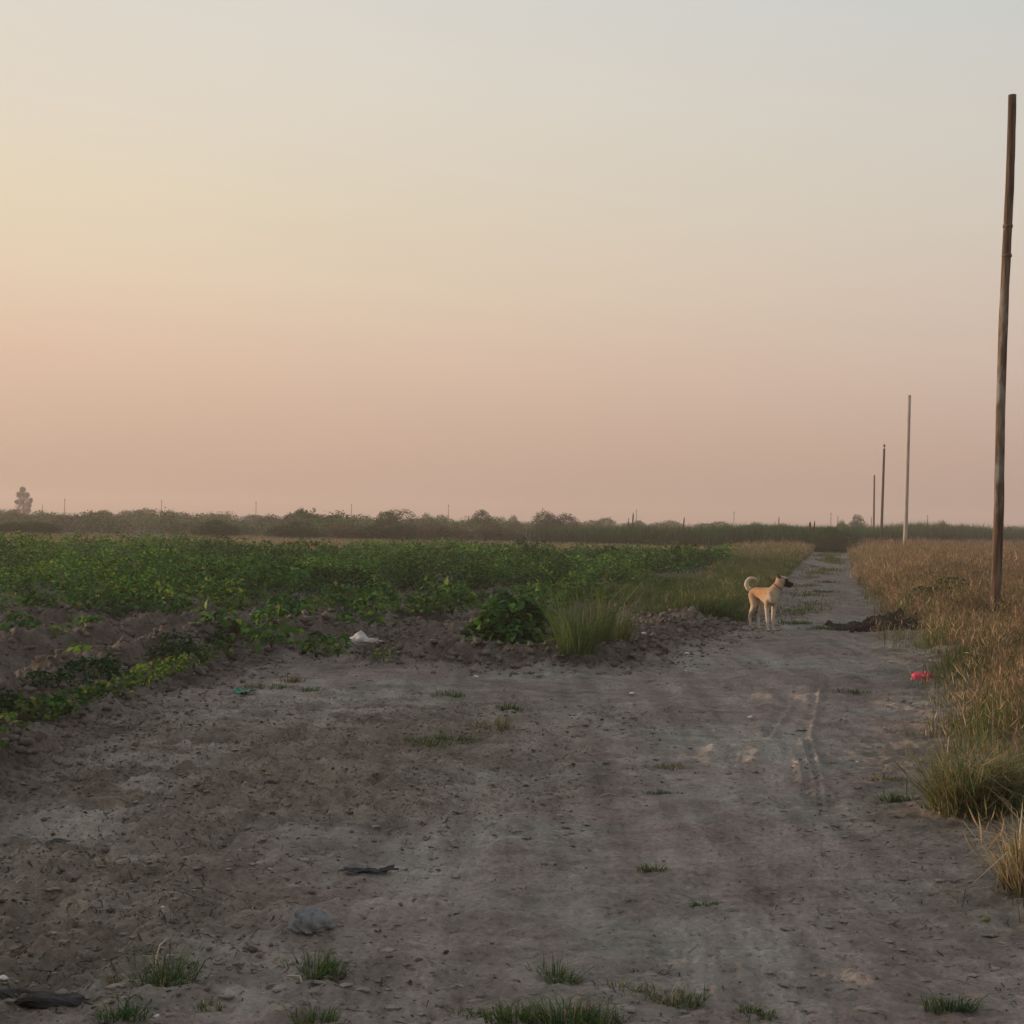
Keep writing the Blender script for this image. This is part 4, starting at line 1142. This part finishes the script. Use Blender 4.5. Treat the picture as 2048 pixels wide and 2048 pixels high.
def build_litter():
    acc = Acc()
    n = 60000
    y = 3.9 + 10.5 * rng.random(n) ** 1.3; x = rng.uniform(-5, 5, n)
    lm = litter_mask(x, y); sdf, sdg = zones(x, y)
    k = (np.abs(x) < .4 * y + .3) & (rng.random(n) < .02 + .8 * lm * sstep(-.5, .4, fbm(x * 2.2, y * 2.2, 171, 3)) + .2 * sstep(-1.4, -.1, sdg)) & (sdf < .05)
    x, y = x[k], y[k]; n = len(x)
    L = np.exp(rng.normal(-3.75, .6, n)).clip(.006, .13); a = rng.uniform(0, 6.28, n)
    d = np.stack([np.cos(a), np.sin(a)], -1) * L[:, None] / 2
    x0, y0, x1, y1 = x - d[:, 0], y - d[:, 1], x + d[:, 0], y + d[:, 1]
    xm, ym = x + rng.normal(size=n) * L * .1, y + rng.normal(size=n) * L * .1
    w = rng.uniform(.0008, .0028, n)
    s = np.stack([-np.sin(a) * w, np.cos(a) * w, np.zeros(n)], -1)
    up = rng.uniform(.002, .012, n)
    A = np.stack([x0, y0, zat(x0, y0) + .003], -1); B = np.stack([xm, ym, zat(xm, ym) + up], -1); C_ = np.stack([x1, y1, zat(x1, y1) + .004], -1)
    V = np.stack([A - s, A + s, B - s + [0, 0, .001], B + s, C_ - s, C_ + s, B + [0, 0, .003]], 1)
    i = np.arange(n)[:, None] * 7
    F = np.stack([i + [0, 1, 3], i + [0, 3, 6], i + [0, 6, 2], i + [2, 6, 4], i + [6, 3, 5], i + [6, 5, 4]], 1)
    c = np.where((rng.random(n) < .6)[:, None], vary((.060, .050, .036), n, .4), vary((.20, .168, .12), n, .4))
    acc.add(V, F, np.repeat(c[:, None], 7, 1))
    o = link_mesh('straw_litter', acc.mesh('straw_litter'), M_DRY)
    tag(o, 'broken straws and twigs strewn over the bare ground', 'litter', None, 'stuff')
build_litter()

# dark earth heap across the lane
def build_mound():
    p0 = Vector((*gp(1772, 1258), 0))
    n = 90
    u = np.linspace(-1, 1, n); X, Y = np.meshgrid(u * 1.0, u * .6)
    r = np.sqrt(X ** 2 + (Y / .6) ** 2)
    core = np.exp(-((X - .06) / .27) ** 2 - (Y / .28) ** 2) * .16 + np.exp(-((X + .32) / .25) ** 2 - ((Y + .05) / .22) ** 2) * .10 + np.exp(-((X - .6) / .35) ** 2 - ((Y - .05) / .2) ** 2) * .10
    H = core * (1 + 1.1 * fbm(X * 6, Y * 6, 3, 3)) + .07 * np.abs(fbm(X * 11, Y * 11, 4, 3)) * sstep(1, .5, r)
    XX, YY = X + p0.x, Y + p0.y
    Z = zat(XX, YY) + H - .05 * sstep(.55, 1, r)
    idx = np.arange(n * n).reshape(n, n)
    F = np.stack([idx[:-1, :-1], idx[:-1, 1:], idx[1:, 1:], idx[1:, :-1]], -1).reshape(-1, 4)
    V = np.stack([X, Y, Z], -1).reshape(-1, 3)
    o = link_mesh('earth_mound', tri_mesh('earth_mound', V, F), M_DARKSOIL)
    o.location = (p0.x, p0.y, 0)
    tag(o, 'low heap of dark almost black earth at the right of the track beyond the dog', 'mound')
    m_ = 420
    x = p0.x + rng.normal(0, .36, m_).clip(-.8, .9); y = p0.y + rng.normal(-.08, .18, m_)
    hz = np.exp(-((x - p0.x - .06) / .27) ** 2 - ((y - p0.y) / .32) ** 2) * .14
    V0, F0 = icos(2)
    Vs = []
    for i in range(m_):
        s = float(np.exp(rng.normal(-3.4, .4)).clip(.01, .06))
        Vs.append(V0 * (1 + .28 * rng.normal(size=(42, 1))) * s + [x[i], y[i], float(zat(x[i:i+1], y[i:i+1])[0]) + hz[i] + s * .2])
    F = (F0[None] + (np.arange(m_) * 42)[:, None, None]).reshape(-1, 3)
    o = link_mesh('dark_clods', tri_mesh('dark_clods', np.concatenate(Vs), F), M_DARKSOIL)
    tag(o, 'dark lumps of earth crumbling round the black heap', 'clods', None, 'stuff')
build_mound()

# ---------------------------------------------------------------- things lying about
def crumple(name, size, col, px, py, label, cat, seed, rough=.5, ridges=.35, rz=0, sub=4, lift=.4, stops=None, spec=.4):
    V, F = icos(sub)
    r = 1 + ridges * (np.abs(n3(V, 1.7, seed)) * 1.3 + .6 * np.abs(n3(V, 3.7, seed + 1)) + .3 * n3(V, 8, seed + 2) - .6)
    V = V * r[:, None] * np.array(size) / 2
    V[:, 2] = np.where(V[:, 2] < 0, V[:, 2] * .5, V[:, 2])
    m = simple_mat(name + '_skin', stops or [(.3, tuple(c * .8 for c in col)), (.7, col)], 14, rough, .35, .006, spec=spec)
    o = link_mesh(name, tri_mesh(name, V, F, smooth=False), m)
    p = ground_at(px, py); o.location = p + Vector((0, 0, size[2] * lift * .5)); o.rotation_euler = (0, 0, rz)
    tag(o, label, cat)
    return o

def scrap(name, w, l, px, py, col, label, cat, seed, curl=.3, rough=.5, rz=0, thick=.003, jag=.25):
    """a torn, rumpled sheet with real thickness"""
    n = 22
    u = np.linspace(-1, 1, n); X, Y = np.meshgrid(u, u)
    ed = 1 + jag * fbm(X * 2 + seed, Y * 2, seed, 3)
    XX, YY = X * l / 2 * ed, Y * w / 2 * ed
    Z = curl * w * (.5 * np.abs(fbm(X * 1.6, Y * 1.6, seed + 3, 3)) + .35 * X ** 2)
    V = np.stack([XX, YY, Z], -1).reshape(-1, 3)
    V2 = V + [0, 0, thick]
    idx = np.arange(n * n).reshape(n, n)
    F = np.stack([idx[:-1, :-1], idx[:-1, 1:], idx[1:, 1:], idx[1:, :-1]], -1).reshape(-1, 4)
    per = np.concatenate([idx[0, :], idx[1:, -1], idx[-1, -2::-1], idx[-2:0:-1, 0]])
    nx = np.roll(per, -1)
    S = np.stack([per, nx, nx + n * n, per + n * n], -1)
    m = simple_mat(name + '_sheet', [(.3, tuple(c * .75 for c in col)), (.7, col)], 20, rough, .3, .004, spec=.4)
    o = link_mesh(name, tri_mesh(name, np.concatenate([V, V2]), np.concatenate([F[:, ::-1], F + n * n, S]), smooth=False), m)
    p = ground_at(px, py); o.location = p + Vector((0, 0, .004)); o.rotation_euler = (0, 0, rz)
    tag(o, label, cat)
    return o

def build_things():
    t = crumple('plastic_bag', (.34, .22, .16), (.39, .375, .35), 728, 1292, 'crumpled white plastic bag lying on the clods of the field edge', 'bag', 5, .45, .28, .2, lift=.6)
    t.data.polygons.foreach_set('use_smooth', np.ones(len(t.data.polygons), bool))
    Vb = np.zeros(len(t.data.vertices) * 3, np.float32); t.data.vertices.foreach_get('co', Vb); Vb = Vb.reshape(-1, 3)
    Vb[:, 2] = Vb[:, 2] * (.72 + .45 * fbm(Vb[:, 0] * 13, Vb[:, 1] * 10, 77, 3)) + .025 * np.exp(-((Vb[:, 0] + .02) / .03) ** 2) * (Vb[:, 2] > .03) + .012 * fbm(Vb[:, 0] * 30, Vb[:, 1] * 30, 78, 2)
    t.data.vertices.foreach_set('co', Vb.ravel()); t.data.update()
    # its loose tail
    n = 16; u = np.linspace(0, 1, n); Vt = []
    for k in u:
        for s in (-1, 1): Vt.append((.12 + k * .2, -.05 + s * .028 * (1 - .5 * k) - .03 * k, -.01 + .03 * math.sin(k * 5) - .02 * k))
    F = [(2*i, 2*i+1, 2*i+3, 2*i+2) for i in range(n - 1)]
    link_mesh('tail', tri_mesh('tail', np.array(Vt), np.array(F)), t.data.materials[0], t)
    scrap('plastic_scrap', .10, .15, 486, 1388, (.012, .20, .12), 'shiny green plastic scrap on the clods near the field corner', 'scrap', 8, .55, .3, -.4)
    crumple('plastic_bag', (.23, .16, .13), (.64, .045, .10), 1852, 1362, 'crumpled red plastic bag at the edge of the grass on the right', 'bag', 9, .5, .65, .1)
    crumple('stone', (.15, .13, .105), (.20, .20, .205), 622, 1858, 'grey rounded stone on the littered ground at lower left', 'stone', 21, .9, .42, .4, 4, .3, [(.3, (.08, .082, .086)), (.5, (.15, .155, .163)), (.7, (.21, .215, .222))], .2)
    scrap('black_plastic', .05, .21, 742, 1746, (.018, .020, .028), 'torn strip of black plastic lying left of the wheel track', 'scrap', 13, .6, .45, .1)
    # charred board
    V, F = icos(4)
    V = np.sign(V) * np.abs(V) ** np.array([.8, .55, .55]) * [.185, .036, .018]
    V[:, 2] += .010 * fbm(V[:, 0] * 22, V[:, 1] * 30, 4, 3) - .012 * np.exp(-((V[:, 0] + .045) / .02) ** 2)
    V[:, 1] *= 1 + .5 * fbm(V[:, 0] * 18, V[:, 2] * 0 + 3, 6, 3); V[:, 0] += .02 * fbm(V[:, 1] * 60, V[:, 2] * 60, 9, 2)
    o = link_mesh('charred_wood', tri_mesh('charred_wood', V, F), simple_mat('char', [(.3, (.010, .010, .012)), (.7, (.035, .032, .032))], 30, .7, .6, .01, (1, 6, 6)))
    o.location = ground_at(72, 2012) + Vector((0, 0, .02)); o.rotation_euler = (0, R(3), R(-4))
    tag(o, 'dark charred piece of wood at the bottom left corner', 'wood')
    crumple('black_lump', (.075, .06, .05), (.014, .013, .014), 540, 1572, 'small round black lump on the littered ground beside the foot path', 'lump', 31, .8, .25, 0, 3)
    crumple('dark_rag', (.15, .07, .04), (.022, .026, .022), 112, 1692, 'dark greenish rag lying near the left edge', 'rag', 33, .85, .5, .1, 3)
    crumple('fruit', (.03, .026, .022), (.12, .14, .035), 1972, 1843, 'small yellow green fruit on the bare ground at the lower right', 'fruit', 35, .7, .3, 0, 3, .8)
    crumple('stone', (.055, .055, .055), (.30, .25, .21), 2036, 1572, 'small round pale stone in the grass at the right edge', 'stone', 37, .8, .06, 0, 3, 1.6)
    bits = [(326, 1815, .018, 'tiny white chip on the littered ground left of the grey stone'),
            (312, 2034, .026, 'small white chip near the bottom edge beside the curled dark tuft'),
            (480, 1700, .014, 'tiny white chip above the grey stone at left'),
            (1288, 1268, .07, 'white paper scrap on the clod bank right of the tall grass'),
            (1374, 1308, .07, 'white scrap on the track in front of the dog'),
            (1372, 1342, .035, 'tiny white pebble on the track between the dog and the shrub'),
            (1500, 1436, .06, 'white pebble in the middle of the track before the tyre marks'),
            (6, 1958, .035, 'pale stone at the left edge near the charred wood'),
            (952, 1355, .06, 'white scrap on the ground in front of the big shrub'),
            (1264, 1388, .06, 'thin white scrap in the middle of the track'),
            (1714, 1525, .03, 'small white pebble left of the flat brown tuft')]
    V0, F0 = icos(2)
    M_W = simple_mat('pale_chip', [(.3, (.42, .40, .36)), (.7, (.6, .58, .54))], 30, .8, .2, .002)
    for i, (px, py, s, lab) in enumerate(bits):
        V = V0 * (1 + .22 * n3(V0, 2.3, i))[:, None] * [s / 2, s / 2.6, s / 4.5]
        o = link_mesh('pale_chip', tri_mesh('pale_chip', V, F0), M_W)
        o.location = ground_at(px, py) + Vector((0, 0, s * .12)); o.rotation_euler = (0, 0, i * 1.3)
        tag(o, lab, 'chip', 'pale chips on the ground')
    sticks = [(1215, 1592, .10, .5, 'pale dry stalk left in the wheel track'), (590, 1960, .085, -.7, 'curved pale stick beside the rounded green tuft'),
              (40, 1768, .05, 1.2, 'small pale curved straw at the left edge'), (525, 1676, .06, .1, 'short white straw on the littered ground'),
              (320, 1940, .09, 1.5, 'thin upright dry stalk behind the spiky tuft'), (1958, 1685, .06, -.5, 'short pale stick beside the leaning dry clump')]
    M_S = simple_mat('pale_straw', [(.3, (.30, .25, .18)), (.7, (.45, .39, .29))], 30)
    for i, (px, py, L, a, lab) in enumerate(sticks):
        up = .09 if 'upright' in lab else .012
        V, F = tube_mesh([(-L/2, 0, 0), (-L/6, .01, up * .4), (L/5, .008, up * .8), (L/2, -.01, up if 'upright' in lab else .002)], [.003, .0032, .0028, .0015], 6)
        o = link_mesh('dry_stalk', tri_mesh('dry_stalk', V, F), M_S); o.location = ground_at(px, py) + Vector((0, 0, .004)); o.rotation_euler = (0, 0, a)
        tag(o, lab, 'stalk', 'dry stalks on the bare ground')
build_things()

# ---------------------------------------------------------------- the dog
def build_dog():
    YAW = R(-66)
    e_ = Vector((math.cos(YAW), -math.sin(YAW), 0))       # the picture's right, in the dog's own frame
    SV, SF = icos(3); parts = []
    def ball(c, r):
        parts.append(SV * np.array(r if hasattr(r, '__len__') else (r, r, r)) + np.array(tuple(c)))
    def cap(a, b, ra, rb):
        a, b = Vector(a), Vector(b); n = max(3, int((b - a).length / .012))
        for i in range(n + 1):
            t = i / n; ball(a.lerp(b, t), ra + (rb - ra) * t)
    # x forward, y to the dog's left, z up
    # trunk: deep chest, tucked belly
    trunk = ((.27, .50, .075, .105), (.22, .50, .088, .125), (.16, .50, .092, .130), (.09, .505, .090, .122), (.02, .52, .084, .105), (-.05, .535, .077, .088),
                         (-.12, .54, .074, .078), (-.18, .54, .078, .080), (-.24, .535, .080, .085), (-.29, .53, .066, .075))
    for A, B in zip(trunk[:-1], trunk[1:]):
        for t in (0, .25, .5, .75):
            q = [a * (1 - t) + b * t for a, b in zip(A, B)]; ball((q[0] * .86, 0, q[1]), (.06, q[2] * 1.2, q[3] * 1.04))
    ball((.17, 0, .585), (.08, .055, .055))                     # withers
    # neck and head; the head looks to the dog's left, away from the camera a little
    hc = Vector((.205, 0, .742)) + e_ * .112
    cap((.20, 0, .545), hc - Vector((0, 0, .055)) - e_ * .012, .092, .068)
    hy = R(48)
    hd = Vector((math.cos(hy), math.sin(hy), 0)); hs = Vector((-math.sin(hy), math.cos(hy), 0)); up = Vector((0, 0, 1))
    cap(hc, hc + hd * .035, .070, .067)
    ball(hc + hd * .055 + up * .010, .054)
    cap(hc + hd * .06 - up * .030, hc + hd * .15 - up * .058, .048, .036)      # muzzle
    cap(hc + hd * .06 - up * .055, hc + hd * .135 - up * .082, .032, .024)     # jaw
    ball(hc + hd * .172 - up * .046, .020)                                      # nose
    for s in (-1, 1):                                                           # ears folded over
        e = hc - hd * .016 + hs * s * .054 + up * .056
        cap(e, e + hs * s * .010 + up * .034 - hd * .004, .026, .017)
        cap(e + hs * s * .014 + up * .030, e + hs * s * .028 - up * .012 + hd * .016, .017, .010)
    # front legs
    for s, fx in ((-1, .165), (1, .150)):
        cap((.185, s * .056, .47), (.16, s * .062, .36), .052, .038)
        cap((.16, s * .062, .36), (fx, s * .054, .20), .038, .026)
        cap((fx, s * .054, .20), (fx + .004, s * .050, .075), .025, .021)
        cap((fx + .004, s * .050, .075), (fx + .020, s * .050, .030), .021, .024)
        ball((fx + .040, s * .050, .018), (.036, .023, .019))
    # hind legs: knee forward, hock back
    for s, fx in ((-1, -.275), (1, -.205)):
        hip = (-.21, s * .052, .50); knee = (-.165 + (fx + .28) * .4, s * .066, .345); hock = (fx - .012, s * .054, .185)
        cap(hip, knee, .074, .046); cap(knee, hock, .046, .025); cap(hock, (fx + .006, s * .050, .05), .024, .020)
        ball((fx + .030, s * .050, .018), (.038, .023, .019))
    # tail curled up and forward
    tp = [tuple(Vector((-.25, 0, zz)) + e_ * uu) for uu, zz in ((.02, .56), (-.05, .575), (-.10, .60), (-.125, .65), (-.115, .70), (-.08, .74), (-.03, .752), (.02, .735), (.05, .705))]
    tr = [.036, .036, .036, .035, .033, .030, .026, .020, .012]
    for i in range(len(tp) - 1): cap(tp[i], tp[i + 1], tr[i], tr[i + 1])
    me = tri_mesh('dog', np.concatenate(parts), (SF[None] + (np.arange(len(parts)) * len(SV))[:, None, None]).reshape(-1, 3))
    o = bpy.data.objects.new('dog', me); COL.objects.link(o)
    r = o.modifiers.new('r', 'REMESH'); r.mode = 'VOXEL'; r.voxel_size = .0075
    s_ = o.modifiers.new('s', 'SMOOTH'); s_.factor = .5; s_.iterations = 5
    dg = bpy.context.evaluated_depsgraph_get()
    me2 = bpy.data.meshes.new_from_object(o.evaluated_get(dg))
    o.modifiers.clear(); o.data = me2; bpy.data.meshes.remove(me); me2.name = 'dog'
    V = np.zeros(len(me2.vertices) * 3, np.float32); me2.vertices.foreach_get('co', V); V = V.reshape(-1, 3)
    me2.polygons.foreach_set('use_smooth', np.ones(len(me2.polygons), bool))
    x, y, z = V.T
    tan = np.array([.35, .225, .13]); rust = np.array([.34, .165, .075]); cream = np.array([.50, .43, .34]); black = np.array([.012, .011, .011]); brown = np.array([.055, .03, .018])
    C = np.tile(tan, (len(V), 1))
    def mix(c, w): return C * (1 - w[:, None]) + c * w[:, None]
    nz = .03 * fbm(x * 14, z * 14 + y * 9, 3, 3)
    C = mix(rust, np.exp(-((x + .02) / .13) ** 2) * sstep(.44, .5, z) * .8)
    C = mix(cream, sstep(.40, .31, z + nz))                                    # pale legs
    C = mix(cream, sstep(.20, .27, x + 2 * nz) * sstep(.66, .54, z) * .8)          # pale chest
    C = mix(cream, sstep(.52, .44, z + nz) * sstep(.25, .1, np.abs(x)) * .5)     # belly
    tw = np.min(np.stack([np.linalg.norm(V - np.array(q_), axis=1) for q_ in tp[2:]]), 0)
    C = mix(cream, sstep(.06, .04, tw) * .9)                                   # tail
    C = mix(cream, sstep(-.29, -.34, x) * sstep(.58, .5, z) * .5)               # back of the thighs
    C = mix(cream, sstep(.62, .68, z) * sstep(.25, .3, x) * .35)
    C = mix(np.array([.27, .235, .195]), sstep(.16, .02, z + nz) * .6)         # dusty feet
    C = mix(np.array([.24, .13, .065]), sstep(.57, .62, z + .5 * nz) * sstep(.2, .1, np.abs(x + .05)) * .45)   # darker back
    hl = (x - hc.x) * hd.x + (y - hc.y) * hd.y
    C = mix(black, sstep(.055, .075, hl + .4 * nz) * sstep(.60, .64, z) * sstep(.78, .765, z + .0 * x))       # black muzzle
    ear = (np.abs((x - hc.x) * hs.x + (y - hc.y) * hs.y) > .052) & (z > hc.z + .03)
    C[ear] = brown
    c4 = np.ones((len(V), 4), np.float32); c4[:, :3] = np.clip(C * (1 + 3.2 * nz + 1.2 * .04 * fbm(x * 40, z * 30 + y * 20, 7, 2))[:, None], 0, 1)
    a = me2.attributes.new('col', 'FLOAT_COLOR', 'POINT'); a.data.foreach_set('color', c4.ravel())
    m, nt, b, _ = new_mat('dog_coat')
    at = nt.nodes.new('ShaderNodeAttribute'); at.attribute_name = 'col'
    f = noise_node(nt, 90, 4, .6, stretch=(.4, 1, 1))
    fr = ramp(nt, f.outputs['Fac'], [(.3, (.8, .8, .8)), (.7, (1.12, 1.12, 1.12))])
    nt.links.new(mixc(nt, .7, at.outputs['Color'], fr.outputs[0], 'MULTIPLY'), b.inputs['Base Color'])
    b.inputs['Roughness'].default_value = .85; b.inputs['Specular IOR Level'].default_value = .15
    bump(nt, b, f.outputs['Fac'], .8, .012)
    me2.materials.clear(); me2.materials.append(m)
    p = ground_at(1530, 1260)
    o.location = (p.x - .02, p.y, p.z - .004); o.rotation_euler = (0, 0, YAW); o.scale = (1.02,) * 3
    tag(o, 'tan short haired dog with black muzzle and curled tail standing on the track', 'dog')
    M_EYE = simple_mat('dog_eye', [(.3, (.006, .005, .004)), (.7, (.01, .008, .006))], rough=.2, bstr=0)
    V0, F0 = icos(2)
    for s in (-1, 1):
        e = hc + hd * .088 + hs * s * .036 + up * .016
        link_mesh('eye', tri_mesh('eye', V0 * .010 + np.array(e), F0, smooth=True), M_EYE, o)
    # collar
    ax = (hc - Vector((0, 0, .055)) - e_ * .012 - Vector((.20, 0, .545))).normalized(); c = Vector((.20, 0, .545)) + ax * .125; a1 = ax.cross(Vector((0, 1, 0))).normalized(); a2 = ax.cross(a1)
    Vc, Fc = [], []
    N = 32
    for i in range(N):
        t = 2 * math.pi * i / N; dvec = a1 * math.cos(t) + a2 * math.sin(t)
        for rr, zz in ((.066, -.007), (.0805, -.007), (.0805, .007), (.066, .007)): Vc.append(tuple(c + dvec * rr + ax * zz))
    for i in range(N):
        j = (i + 1) % N
        for k in range(4): Fc.append((i*4+k, j*4+k, j*4+(k+1) % 4, i*4+(k+1) % 4))
    link_mesh('collar', tri_mesh('collar', np.array(Vc), np.array(Fc)), simple_mat('collar_cloth', [(.3, (.20, .035, .032)), (.7, (.28, .055, .05))]), o)
build_dog()

# ---------------------------------------------------------------- haze
def build_haze():
    x0, x1, y0, y1, z0, z1 = -420, 420, -30, 760, -1.6, 10.2
    bm = bmesh.new(); bmesh.ops.create_cube(bm, size=1)
    for v in bm.verts:
        v.co = ((x0 if v.co.x < 0 else x1), (y0 if v.co.y < 0 else y1), (z0 if v.co.z < 0 else z1))
    me = bpy.data.meshes.new('haze'); bm.to_mesh(me); bm.free()
    m = bpy.data.materials.new('haze_air'); m.use_nodes = True; nt = m.node_tree; nt.nodes.clear()
    o_ = nt.nodes.new('ShaderNodeOutputMaterial'); v = nt.nodes.new('ShaderNodeVolumePrincipled')
    v.inputs['Color'].default_value = (.74, .655, .62, 1); v.inputs['Density'].default_value = .0013
    v.inputs['Anisotropy'].default_value = 0.2
    nt.links.new(v.outputs[0], o_.inputs['Volume'])
    o = link_mesh('haze', me, m); tag(o, 'dusty evening haze over the plain', None, None, 'stuff')
build_haze()
